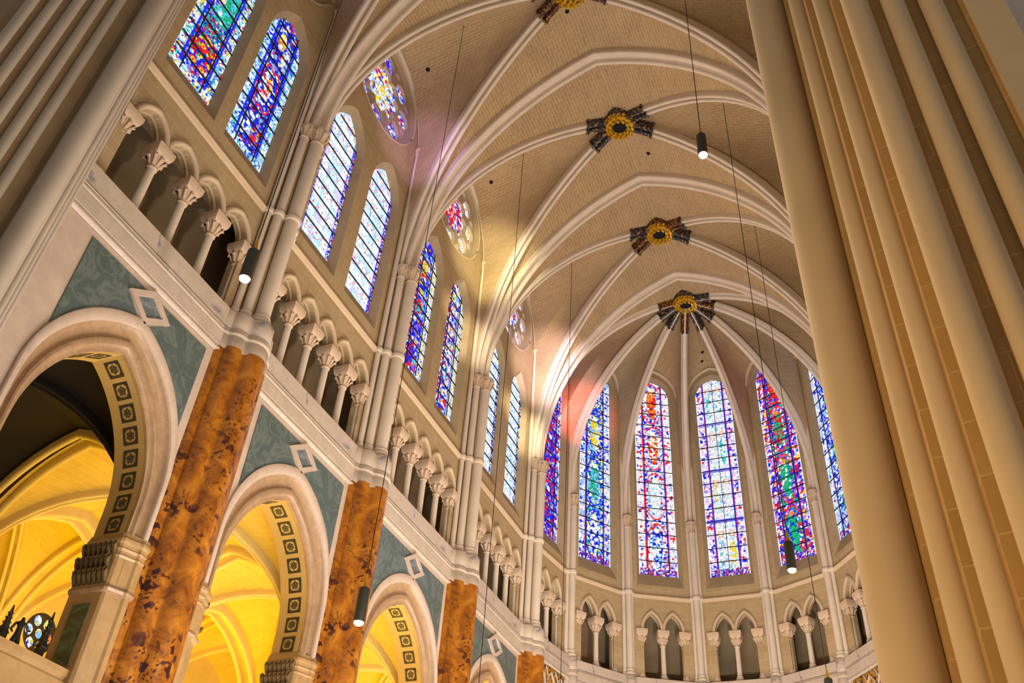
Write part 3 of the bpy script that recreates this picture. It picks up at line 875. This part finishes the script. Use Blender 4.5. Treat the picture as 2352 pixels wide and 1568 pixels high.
def arcade(key):
    fr = FR[key]; L = fr.len/2; Pw = L-1.16
    wi, wo = Pw-.20, Pw+.22; YF = -.25
    zi, ai, zo, ao, zj = 10.3, 12.98, 11.1, 13.85, 9.7
    inner = fullarc(wi, zi, ai, zj, 16, 3); outer = fullarc(wo, zo, ao, zj, 16, 3)
    # marble field of the wall
    oo = fullarc(wo, zo, ao, 0.0, 16, 3)
    m = MB().flat([[(-L, 0), *oo, (L, 0), (L, 14.75), (-L, 14.75)]], YF)
    w = m.build('wall_north', 'white', None, fr.loc, 0); w.rotation_euler[2] = fr.rz
    tag(w, 'white marble arcade wall below '+BN[key], 'wall', None, 'structure')
    pos = {'A': 'nearest the left pier', 'B': 'second from the left', 'C': 'third from the left', 'D': 'farthest, beside the apse'}[key]
    t = thing('arcade_arch', 'pointed arcade arch with inlaid soffit tiles, %s' % pos, 'arch', fr.loc, fr.rz, 'arcade arches')
    def ring(spec, nm, mat, inn=inner, out=outer):
        rows = [[(a[0]*(1-s)+b[0]*s, y, a[1]*(1-s)+b[1]*s) for a, b in zip(out, inn)] for s, y in spec]
        MB().grid(rows).build(nm, mat, t, smooth=35)
    ring([(-.03, YF+.02), (-.03, -.32), (.02, -.34), (.20, -.34), (.25, -.32), (.27, -.27)], 'outer_band', 'white')
    ring([(.27, -.27), (.31, -.21), (.42, -.16), (.58, -.14), (.63, -.17), (.66, -.22), (.74, -.24), (.82, -.22), (.86, -.17), (.9, -.15), (1, -.15), (1, -.08)], 'inner_moulding', 'brown')
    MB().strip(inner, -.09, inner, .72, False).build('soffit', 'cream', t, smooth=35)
    # inlaid tiles along the soffit
    for s in (-1, 1):
        arc = [Vector((s*r, 0, z)) for r, z in halfarc(wi, zi, ai, zj, 40, 6)]
        n = 8 if key != 'D' else 7; tot = 0; d = [0]
        for a, b in zip(arc, arc[1:]): d.append(d[-1]+(b-a).length)
        for k in range(n):
            dist = .28+(d[-1]-.55)*k/(n-1); j = max(i for i in range(len(d)-1) if d[i] <= dist)
            p = arc[j].lerp(arc[j+1], (dist-d[j])/(d[j+1]-d[j])); tv = (arc[j+1]-arc[j]).normalized(); N = Vector((-tv.z*s, 0, tv.x*s))
            if N.dot(Vector((0, 0, 10))-p) < 0: N = -N
            o = p+N*.012+Vector((0, .27, 0)); Y = Vector((0, 1, 0)); mm = MB(); S = .19; q = .135
            def pt(a, b): return o+tv*a+Y*b
            ow = [pt(-S, -S), pt(S, -S), pt(S, S), pt(-S, S)]; iw = [pt(-q, -q), pt(q, -q), pt(q, q), pt(-q, q)]
            mm.grid([ow, iw], True); mm.grid([[v-N*.014 for v in ow], ow], True)
            ph = (k % 3)*.4
            for ri, ro, np_, am in ((.065, .095, 5+k % 3, .018),):
                rows = [[o+tv*((rad+am*math.cos(np_*2*PI*e/24+ph))*math.cos(2*PI*e/24))+Y*((rad+am*math.cos(np_*2*PI*e/24+ph))*math.sin(2*PI*e/24)) for e in range(24)] for rad in (ri, ro)]
                mm.grid(rows, True)
            for e in range(8):
                an = e*PI/4+ph; c, s3 = math.cos(an), math.sin(an); r0, r1 = .035, .06
                mm.grid([[o+tv*(r0*c-.008*s3)+Y*(r0*s3+.008*c), o+tv*(r0*c+.008*s3)+Y*(r0*s3-.008*c)], [o+tv*(r1*c-.016*s3)+Y*(r1*s3+.016*c), o+tv*(r1*c+.016*s3)+Y*(r1*s3-.016*c)]])
            for ca in (-1, 1):
                for cb in (-1, 1):
                    mm.grid([[o+tv*(ca*.135)+Y*(cb*.135), o+tv*(ca*.085)+Y*(cb*.135)], [o+tv*(ca*.135)+Y*(cb*.085), o+tv*(ca*.105)+Y*(cb*.105)]])
            mm.grid([[o+tv*(.03*math.cos(2*PI*e/8))+Y*(.03*math.sin(2*PI*e/8)) for e in range(8)], [o+N*.006]*8], True)
            mm.build('inlay_tile', 'ink', t, smooth=0)
    # jambs and capitals
    for s in (-1, 1):
        plan = [(wo+.1, -.24), (wo+.1, -.31), (wo-.06, -.33), (wo-.1, -.28), (wi+.12, -.20), (wi+.02, -.16), (wi-.02, -.10), (wi-.02, .72), (wi+.3, .74)]
        pl = [(s*x, y) for x, y in plan]
        MB().grid([[(x, y, z) for x, y in pl] for z in (0, 8.62)]).build('jamb', 'jamb', t, smooth=20)
        rows = []
        for z, e in ((8.62, .02), (9.22, .02), (9.26, .04), (9.30, .02), (9.36, .02), (9.40, .05), (9.44, .03), (9.50, .03), (9.54, .07), (9.60, .07), (9.66, .03), (9.74, .01)):
            rows.append([(s*(x-e*(.9 if x < wo else 0)), y-(e if y < 0 else 0), z) for x, y in plan])
        MB().grid(rows).build('capital', 'jamb', t, smooth=20)
        nk = MB().grid([[(s*(x-e*(.9 if x < wo else 0)), y-(e if y < 0 else 0), z) for x, y in plan] for z, e in ((8.5, .0), (8.53, .05), (8.58, .075), (8.63, .05), (8.66, .0))]); nk.build('necking', 'brown', t, smooth=20)
        fm = MB()
        for k in range(5): fm.tube([(s*(wi+.14+k*.055), -.225-k*.012, 8.68), (s*(wi+.14+k*.055), -.225-k*.012, 9.18)], .022, 6)
        fm.build('reeding', 'jamb', t)
        lm = MB()                                                                   # carved leaves on the inner face of the capital
        for k in range(7):
            for zz in (8.85, 9.12, 9.40):
                y = -.08+k*.125+(.06 if zz == 9.12 else 0); lm.tube([(s*(wi-.04), y, zz-.16), (s*(wi-.08), y+.02, zz), (s*(wi-.15), y-.01, zz+.08), (s*(wi-.15), y, zz+.01)], [.035, .06, .055, .03], 6)
        lm.build('carved_leaves', 'leaf', t)
        gm = MB(); gm.box(min(s*(wi-.035), s*(wi-.015)), max(s*(wi-.035), s*(wi-.015)), .08, .50, 0, 8.3); gm.build('green_inset', 'darkgreen', t, smooth=0)
    # green spandrel panels and the lozenge
    ztop = 14.58
    for s, side in ((-1, 'left'), (1, 'right')):
        arc = [(r, z) for r, z in halfarc(wo+.02, zo, ao+.02, zj, 24, 3) if r <= Pw]
        zt_ = arc[0][1]; pts = [(Pw, zt_-.08)]+arc
        dz = [(r, z) for r, z in pts]
        # keep clear of the lozenge in the middle
        body = [p for p in dz if p[0] > .12]
        loop = [(Pw, ztop)]+body+[(.66, 14.25), (.18, ztop)]
        loop = [(s*x, z) for x, z in loop]
        m = MB().flat([loop], YF-.03); m.strip(loop, YF-.03, loop, YF+.02)
        o = m.build('spandrel_panel', 'green', None, fr.loc, 0); o.rotation_euler[2] = fr.rz
        tag(o, 'green marble spandrel panel %s of the lozenge, arch %s' % (side, pos), 'panel', 'green spandrel panels')
    t = thing('lozenge_plaque', 'white framed grey marble lozenge over the arch %s' % pos, 'plaque', fr.loc, fr.rz, 'lozenges')
    c, a, b = 14.24, .65, .46
    def loz(k): return [(0, c-b*k), (a*k, c), (0, c+b*k), (-a*k, c)]
    m = MB().strip(loz(1), YF, loz(1), -.34); m.strip(loz(1), -.34, loz(.64), -.34); m.strip(loz(.64), -.34, loz(.62), -.29); m.build('frame', 'white', t, smooth=0)
    MB().flat([loz(.63)], -.295).build('inset', 'panelgrey', t, smooth=0)


for k in 'ABCD': arcade(k)

# ------------------------------------------------------------------ vault of the choir
CEILN = {'A': 'bay beside the left pier', 'B': 'bay of the white lattice windows', 'C': 'bay of the red and blue windows', 'D': 'last bay before the apse'}
Tpath = {}
for k in (1, 2, 3, 4, 5):
    y = YR[k]
    left = [Vector((-r, y, z)) for r, z in T_HALF]; right = [Vector((r, y, z)) for r, z in T_HALF]
    Tpath[k] = (left, right)
    lab = {1: 'transverse arch beside the crossing piers', 2: 'transverse arch cut off by the top edge of the photo', 3: 'nearest fully visible transverse arch of the vault', 4: 'middle transverse arch between the two full vault bosses', 5: 'farthest transverse arch in front of the apse vault'}[k]
    o = MB().sweep(left+right[::-1][1:], P_TRANS, (0, 1, 0), (0, y, 24)).build('transverse_arch', 'rib', None, None, 50)
    tag(o, lab, 'vault rib', 'transverse arches')
DIAG = {}
for key, (a, b) in BAYS.items():
    ym = (YR[a]+YR[b])/2; D = {}; DIAG[key] = D
    m = MB()
    for sx in (-1, 1):
        for end, sy in ((a, 1), (b, -1)):
            st = (sx*6.97, YR[end]+sy*.32); p = rib_path(st, (0, ym), 0, 24.0, 33.82); D[sx, end] = p
            v = Vector((st[0], st[1]-ym, 0)).normalized()
            o = MB().sweep(p, P_DIAG, v.cross(Vector((0, 0, 1))), (0, ym, 24)).build('diagonal_rib', 'rib', None, None, 50)
            tag(o, 'diagonal rib of the %s, %s %s quarter' % (CEILN[key], 'near' if end == a else 'far', 'left' if sx < 0 else 'right'), 'vault rib', 'diagonal ribs')
            tp = Tpath[end][0 if sx < 0 else 1]
            add_web(m, raise_path(tp, (0, YR[end]), .24), raise_path(p, (0, ym), .22))
            L = FR[key].len/2; hw = L-.62
            fh = [Vector((sx*(WALL-.06), ym+(-sy)*r, z)) for r, z in halfarc(hw, 30.4, 33.62, Z0, 14, 8)]
            add_web(m, raise_path(p, (0, ym), .22), fh, bow=.10)
    o = m.build('ceiling', 'web', None, None, 60)
    tag(o, 'masonry vault webs over the '+CEILN[key], 'ceiling', None, 'structure')
m = MB(); ribs = []
for i in range(8):
    p = rib_path(AP[i], (0, YB), 0, 24.6, 33.85); ribs.append(p)
    v = (Vector((AP[i][0], AP[i][1]-YB, 0))).normalized()
    o = MB().sweep(p, P_APSE, v.cross(Vector((0, 0, 1))), (0, YB, 24)).build('apse_rib', 'rib', None, None, 50)
    tag(o, '%s radiating apse rib counted from the left' % (['first', 'second', 'third', 'fourth', 'fifth', 'sixth', 'seventh', 'eighth'][i]), 'vault rib', 'apse ribs')
up_ = [raise_path(p, (0, YB), .26) for p in ribs]
for i in range(7):
    fr = FA[i]
    for s, rr_ in ((-1, up_[i]), (1, up_[i+1])):
        fh = [fr.P(s*r, -.06, z) for r, z in halfarc(min(1.34, fr.len/2-.22), 31.85, 33.66, Z0, 12, 10)]
        add_web(m, rr_, fh, bow=.05)
for sx, i in ((0, 0), (1, 7)):
    add_web(m, raise_path(Tpath[5][sx], (0, YR[5]), .24), up_[i], bow=.05)
o = m.build('ceiling', 'web', None, None, 60); tag(o, 'masonry vault webs over the apse', 'ceiling', None, 'structure')

# bosses


def boss(y, z, paths, label, paint_, rad=.62):
    t = thing('vault_boss', label, 'boss', (0, y, z), 0, 'vault bosses')
    B = Vector((0, y, z)); m = MB()
    for ring, (rr, zz, n, s) in enumerate(((rad*.84, -.03, 15, .15), (rad*.60, -.10, 11, .13), (rad*1.0, .09, 19, .11))):
        for k in range(n):
            a = 2*PI*(k+.5*ring)/n; c, s2 = math.cos(a), math.sin(a)
            m.tube([(rr*c-s*.5*s2, rr*s2+s*.5*c, zz+.05), (rr*1.06*c, rr*1.06*s2, zz-.06), (rr*c+s*.6*s2, rr*s2-s*.6*c, zz-.02)], [s*.35, s*.62, s*.25], 6)
    m.lathe([(rad*.95, .14), (rad*.92, .04), (rad*.74, -.02), (rad*.52, .0), (rad*.47, .14)], seg=24)
    m.build('gilded_wreath', 'gold', t)
    MB().lathe([(rad*.50, .0), (rad*.3, .04), (.02, .05)], seg=16).build('dark_centre', 'hole', t)
    MB().lathe([(rad*.9, .10), (rad*1.02, .12), (rad*1.10, .30), (rad*1.14, .62), (rad*.6, .66)], seg=28).build('painted_drum', paint_[0], t)
    pr = [(-.24, .46), (-.275, .22)]+roll(-.135, .075, .10, 160, 375, 6)+[(-.03, .155), (.03, .155)]+roll(.135, .075, .10, 165, 380, 6)+[(.275, .22), (.24, .46)]
    for k, p in enumerate(paths):
        E = Vector((0, y, 0)); v = Vector((p[0].x, p[0].y-y, 0)).normalized()
        hor = [(Vector((q.x, q.y-y, 0)).length, q) for q in p]
        path = []
        for r in (.5, .75, 1.0, 1.2, 1.36):
            for (r0, q0), (r1, q1) in zip(hor, hor[1:]):
                if r1 <= r <= r0:
                    path.append(q0.lerp(q1, (r0-r)/(r0-r1))-B); break
        wid = 1.0 if len(paths) < 6 else .72
        L = v.cross(Vector((0, 0, 1)))
        MB().sweep(path, [(a*wid, b-.02) for a, b in pr], L, (0, 0, -5)).build('painted_rib_end', paint_[(k+1) % len(paint_)], t)
        lip = path[-1]; mm = MB()
        mm.sweep([lip-v*.05, lip-v*.02+Vector((0, 0, -.015)), lip+v*.03], [(a*wid*1.16, b-.055) for a, b in pr], L, (0, 0, -5)); mm.build('painted_edge', 'blue', t)


for key, lab in (('A', 'gilded boss beyond the top edge over the blue windows'), ('B', 'gilded boss cut off at the top edge of the photo'), ('C', 'nearest whole gilded boss with blue painted rib ends'), ('D', 'middle gilded boss with brown and blue painted rib ends')):
    a, b = BAYS[key]; ym = (YR[a]+YR[b])/2
    boss(ym, 33.66, [DIAG[key][sx, e] for sx in (-1, 1) for e in (a, b)], lab, {'C': ['blue'], 'A': ['blue'], 'B': ['red', 'blue'], 'D': ['red', 'blue', 'red']}[key])
boss(YB, 33.68, ribs, 'far gilded boss where the apse ribs meet', ['blue', 'red', 'blue'], .60)

# small dark holes in the vault webs
for x, y, z, n, lab in ((-6.38, 4.18, 33.26, (-.03, .58, .81), 'small dark hole in the vault beside the first rosette'),
                        (-6.3, 10.55, 33.43, (-.06, .4, .91), 'small dark hole in the vault beside the second rosette'),
                        (-.41, 4.08, 34.01, (-.38, -.1, .92), 'small dark hole in the vault just below the top edge boss'),
                        (.75, 11.66, 33.91, (.39, .03, .92), 'small dark hole in the vault right below the nearest whole boss'),
                        (-.23, 26.37, 33.63, (-.46, .07, .89), 'lower small dark hole above the violet apse window'),
                        (-.06, 25.78, 33.78, (-.49, .10, .86), 'upper small dark hole above the violet apse window')):
    o = MB().lathe([(.085, -.03), (.085, .05)], seg=12).build('vault_hole', 'hole', None, (x, y, z), 30)
    o.rotation_euler = Vector(n).to_track_quat('Z', 'Y').to_euler()
    tag(o, lab, 'hole', 'holes in the vault')

# ------------------------------------------------------------------ crossing piers
SHAFTS = {1: [(6.545, -6.54, .235), (6.88, -7.10, .096), (7.085, -7.58, .096), (7.315, -7.96, .118), (7.61, -8.03, .095), (7.905, -8.02, .095)],
          -1: [(6.49, -6.54, .215), (6.74, -7.13, .10), (6.82, -7.45, .10), (6.90, -7.77, .105), (6.98, -8.10, .10), (7.06, -8.41, .10)]}
CORE = {1: [(7.3, -5.85), (6.9, -5.95), (6.62, -6.35), (6.66, -6.5), (6.75, -6.62), (6.757, -6.98), (6.90, -7.0), (6.93, -7.05), (6.935, -7.44), (7.10, -7.46), (7.13, -7.5), (7.138, -7.82), (7.32, -7.86), (7.34, -7.95), (8.10, -7.99), (8.12, -8.03), (8.42, -8.03), (8.42, -5.85)],
        -1: [(7.3, -5.85), (6.9, -5.95), (6.5, -6.35), (6.45, -6.5), (6.66, -6.72), (6.70, -7.1), (6.78, -7.2), (6.79, -7.42), (6.86, -7.5), (6.87, -7.74), (6.94, -7.85), (6.95, -8.06), (7.02, -8.18), (7.03, -8.38), (7.10, -8.5), (7.2, -8.6), (8.5, -8.6), (8.5, -5.85)]}
for sx, lab in ((1, 'huge tan crossing pier of clustered shafts filling the right side'), (-1, 'pale crossing pier of clustered shafts filling the upper left corner')):
    t = thing('crossing_pier', lab, 'pier', (sx*7.5, -6.8, 0), 0, 'crossing piers')
    for x, y, r in SHAFTS[sx]+[(6.66, -6.10, .07), (6.80, -5.93, .055), (6.90, -5.80, .055)]:
        MB().lathe([(r, 0), (r, 34)], (sx*x-sx*7.5, y+6.8), 24).build('shaft', 'pier' if sx > 0 else 'pierpale', t)
    pts = [(sx*(x-7.5), y+6.8) for x, y in CORE[sx]]
    MB().grid([[(x, y, z) for x, y in pts] for z in (0, 34)], True).build('core', 'pierwall' if sx > 0 else 'pierstrip', t, smooth=0)
    fl = [(6.46, -6.40), (6.52, -6.22), (6.62, -6.16), (6.72, -6.02), (6.78, -6.0), (6.84, -5.88), (6.92, -5.84), (7.0, -5.74), (7.06, -5.68)]
    MB().grid([[(sx*(x-7.5), y+6.8, z) for x, y in fl] for z in (0, 34)]).build('flank', 'pier' if sx > 0 else 'pierpale', t, smooth=20)
    if sx > 0: MB().box(.64, .93, -1.26, -1.10, 0, 34).build('pilaster', 'pier', t, smooth=0)

# ------------------------------------------------------------------ pendant lamps


def pendant(x, y, z, label, ztop):
    t = thing('pendant_lamp', label, 'lamp', (x, y, z), 0, 'pendant lamps')
    MB().lathe([(.012, 1.15), (.012, 34.25-z)], seg=6).build('cable', 'black', t)
    MB().lathe([(.125, .05), (.13, .08), (.13, .80), (.12, .84), (.03, .86)], seg=18).build('housing', 'lampbody', t)
    MB().lathe([(.06, .84), (.05, .92), (.018, 1.2)], seg=10).build('suspension', 'brass', t)
    MB().lathe([(.02, -.03), (.07, -.02), (.105, .01), (.115, .05), (.05, .06)], seg=16).build('bulb', 'bulb', t)


LX = 4.4
pendant(LX, 1.8+.1, 20.6, 'lit pendant lamp hanging highest, in front of the vault at right', 33.2)
pendant(-LX, -3.2, 14.15, 'lit pendant lamp hanging before the shafts left of the lattice windows', 33.0)
pendant(-LX, 3.2, 9.45, 'pendant lamp hanging before the second orange marble pier', 32.6)
pendant(LX, 9.75, 12.7, 'dark pendant lamp hanging before the red and blue apse window', 32.6)
pendant(LX, 16.5, 11.4, 'dark pendant lamp cut off by the bottom edge', 32.6)
pendant(-LX, 9.7, 7.0, 'pendant lamp below the frame, its cable crossing the pale window bay', 32.6)
pendant(-LX, 16.3, 8.0, 'pendant lamp below the frame, its cable beside the apse', 32.6)

# ------------------------------------------------------------------ aisle seen through the arches
XI, XM, XO = -8.1, -14.4, -20.3


def aisle_vault(x0, x1, y0, y1, label, unlit=False, up=0.0):
    xm, ym = (x0+x1)/2, (y0+y1)/2; m = MB()
    sw, sd = abs(x1-x0)/2-.25, (y1-y0)/2-.25
    zb, zc, zt = 9.0, 9.7+up, 13.5+up
    def tr(y): return {sx: [Vector((xm+sx*r, y, z)) for r, z in halfarc(sw, zc, zt, zb, 12, 2)] for sx in (-1, 1)}
    def lo(x): return {sy: [Vector((x, ym+sy*r, z)) for r, z in halfarc(sd, zc, zt, zb, 12, 2)] for sy in (-1, 1)}
    T0, T1 = tr(y0), tr(y1); L0, L1 = lo(x0), lo(x1)
    for sx in (-1, 1):
        for sy in (-1, 1):
            c = Vector((xm+sx*sw, ym+sy*sd)); e = Vector((xm, ym)); w = (c-e).length
            p = [Vector((*(e+(c-e)*(r/w)), z)) for r, z in halfarc(w, zc, zt+.05, zb, 12, 2)]
            v = (c-e).normalized(); v3 = Vector((v.x, v.y, 0))
            o = MB().sweep(p, [(a*.8, b*.8) for a, b in P_DIAG], v3.cross(Vector((0, 0, 1))), (xm, ym, zb)).build('aisle_rib', 'aislerib' if not unlit else 'unlit', None, None, 50)
            tag(o, 'diagonal rib of the %s, %s %s quarter' % (label, 'near' if sy < 0 else 'far', 'inner' if (sx > 0) else 'outer'), 'vault rib', 'aisle ribs')
            up1 = raise_path(p, (xm, ym), .16)
            t_ = (T0 if sy < 0 else T1)[sx]; l_ = (L0 if sx*(x1-x0) < 0 else L1)[sy]
            add_web(m, [q+Vector((0, 0, .2)) for q in t_], up1, n=14, nu=6, bow=.1)
            add_web(m, up1, [q+Vector((0, 0, .2)) for q in l_], n=14, nu=6, bow=.1)
    o = m.build('ceiling', 'unlit' if unlit else 'aisle', None, None, 60)
    tag(o, ('shade-painted black' if unlit else 'amber lit')+' webs over the '+label, 'ceiling', None, 'structure')
    o = MB().sweep([Vector((xm-r, y1, z)) for r, z in halfarc(sw, zc, zt, zb, 12, 2)]+[Vector((xm+r, y1, z)) for r, z in halfarc(sw, zc, zt, zb, 12, 2)[::-1][1:]],
                   P_TRANS, (0, 1, 0), (xm, y1, zb)).build('aisle_arch', 'aislerib', None, None, 50)
    tag(o, 'transverse arch closing the '+label, 'vault rib', 'aisle arches')
    if x1 < -12 and x0 > -12:
        o = MB().sweep([Vector((x1, ym-r, z)) for r, z in halfarc(sd, zc, zt-.1, zb, 12, 2)]+[Vector((x1, ym+r, z)) for r, z in halfarc(sd, zc, zt-.1, zb, 12, 2)[::-1][1:]],
                       P_TRANS, (1, 0, 0), (x1, ym, zb)).build('aisle_arch', 'aislerib', None, None, 50)
        tag(o, 'arch between the aisles beside the '+label, 'vault rib', 'aisle arches')


AY = [(-6.1, 0.0), (0.0, 6.39), (6.39, 13.06), (13.06, 19.6)]
AN = ['aisle bay behind the first arch', 'aisle bay behind the second arch', 'aisle bay behind the third arch', 'aisle bay behind the fourth arch']
for (y0, y1), nm in zip(AY, AN):
    aisle_vault(XI, XM, y0, y1, 'inner '+nm, nm == AN[0])  # first inner bay gets its shade from the near-black colour
    aisle_vault(XM, XO, y0, y1, 'outer '+nm, False, 1.3)
for k, y in enumerate((0.0, 6.39, 13.06, 19.6)):
    t = thing('aisle_column', 'round column between the aisles, %s from the left' % ORD[k], 'column', (XM, y, 0), 0, 'aisle columns')
    MB().lathe([(.5, .4), (.48, 8.2)], seg=24).build('shaft', 'aislerib', t)
    MB().lathe([(.7, 0), (.7, .3), (.5, .4)], seg=16).build('base', 'aislerib', t)
    MB().lathe([(.48, 8.1), (.52, 8.2), (.5, 8.3), (.7, 8.8), (.75, 8.85), (.75, 9.1)], seg=20).build('capital', 'aislerib', t)
# outer wall with a little rose
m = MB(); rosez, rosey = 12.7, 8.2
m.flat([[(-8, 0), (27, 0), (27, 16.5), (-8, 16.5)], circle(rosey, rosez, .68, 28)], 0)
o = m.build('wall_north', 'aislerib', None, (XO, 0, 0), 0); o.rotation_euler[2] = PI/2
tag(o, 'outer aisle wall lit amber', 'wall', None, 'structure')
WINDOW_N[0] += 1
t = thing('window_%d' % WINDOW_N[0], 'small multicoloured rose window far behind the first arch', 'window', (XO, 0, 0), PI/2, None, 'structure')
glass_panel('glass', circle(rosey, rosez, .68, 28), .1, 'rose', 1, t)
hol = [circle(rosey, rosez, .17, 12)]+[circle(rosey+.43*math.cos(k*PI/3), rosez+.43*math.sin(k*PI/3), .185, 14) for k in range(6)]
pm = MB().flat([circle(rosey, rosez, .69, 28)]+hol, .03)
for h in hol: pm.strip(h, .03, h, .1)
pm.build('tracery', 'ink', t, smooth=0)

# choir screen with small dark statues
t = thing('choir_screen', 'marble choir screen ledge in the lower left corner', 'screen', (-7.6, -3.05, 0), 0)
MB().box(-.22, .22, -2.0, 1.95, 0, 6.75).build('panel', 'jamb', t, smooth=0)
MB().grid([[(x, y, z) for y in (-2.0, 2.0)] for x, z in ((.22, 6.6), (.30, 6.68), (.30, 6.80), (.26, 6.85), (.32, 6.92), (.32, 7.02), (-.32, 7.02), (-.32, 6.7), (-.22, 6.6))]).build('cornice', 'jamb', t, smooth=30)


def pinnacle(x, y, h, label):
    t = thing('pinnacle', label, 'pinnacle', (x, y, 7.02), 0, 'screen pinnacles')
    m = MB().sqlathe([(.06, 0), (.06, h*.3), (.075, h*.32), (.05, h*.4), (.03, h*.7), (.008, h)])
    for k in range(4):
        for s in range(4):
            a = s*PI/2+PI/4; m.tube([(.05*math.cos(a)*(1-.16*k), .05*math.sin(a)*(1-.16*k), h*(.42+.12*k)), (.085*math.cos(a)*(1-.16*k), .085*math.sin(a)*(1-.16*k), h*(.46+.12*k))], .012, 5)
    m.build('spire', 'bronze', t, smooth=0)


pinnacle(-7.7, -2.66, .72, 'dark pinnacle at the left edge beside the small statue')
pinnacle(-7.7, -1.80, .95, 'dark pinnacle standing before the small rose window')
pinnacle(-7.7, -1.18, .42, 'short dark pinnacle right of the small rose window')
t = thing('statuette', 'small dark robed statue standing on the choir screen ledge', 'statue', (-7.7, -2.37, 7.02), R(60), None)
me = bpy.data.meshes.new('figure')
J = [(0, 0, .30), (0, 0, .40), (0, 0, .50), (0, 0, .56), (0, .01, .62), (.09, .0, .49), (.15, .06, .42), (.20, .12, .46), (-.09, 0, .49), (-.13, .03, .38), (-.08, .10, .36), (.05, 0, .16), (.05, .02, 0), (-.05, 0, .16), (-.05, .02, 0)]
Ed = [(0, 1), (1, 2), (2, 3), (3, 4), (2, 5), (5, 6), (6, 7), (2, 8), (8, 9), (9, 10), (0, 11), (11, 12), (0, 13), (13, 14)]
RAD = [.055, .05, .055, .026, .042, .028, .022, .016, .028, .022, .016, .05, .035, .05, .035]
me.from_pydata(J, Ed, []); fo = link('figure', me, t); me.materials.append(MT['bronze'])
sk = fo.modifiers.new('skin', 'SKIN')
for v, r_ in zip(me.skin_vertices[0].data, RAD): v.radius = (r_, r_)
me.skin_vertices[0].data[0].use_root = True
fo.modifiers.new('sub', 'SUBSURF').levels = 1

# ------------------------------------------------------------------ outer shell
o = MB().add([(-26, -40, 0), (26, -40, 0), (26, 32, 0), (-26, 32, 0)], [(0, 1, 2, 3)]).build('floor', 'floor', None, None, 0)
tag(o, 'stone flagged church floor', 'floor', None, 'structure')
o = MB().grid([[(7.35, y, z) for z in (0, 34.2)] for y in (-4.9, 19.8)]).build('wall_south', 'wall', None, None, 0)
tag(o, 'plain stone south wall of the choir hidden by the right pier', 'wall', None, 'structure')
for sx in (-1, 1):
    o = MB().grid([[(sx*x, -5.4, z) for z in (0, 36)] for x in (8.7, 26)]).build('wall_east', 'grey', None, None, 0)
    tag(o, 'grey transept wall behind the %s crossing pier' % ('right' if sx > 0 else 'left'), 'wall', None, 'structure')
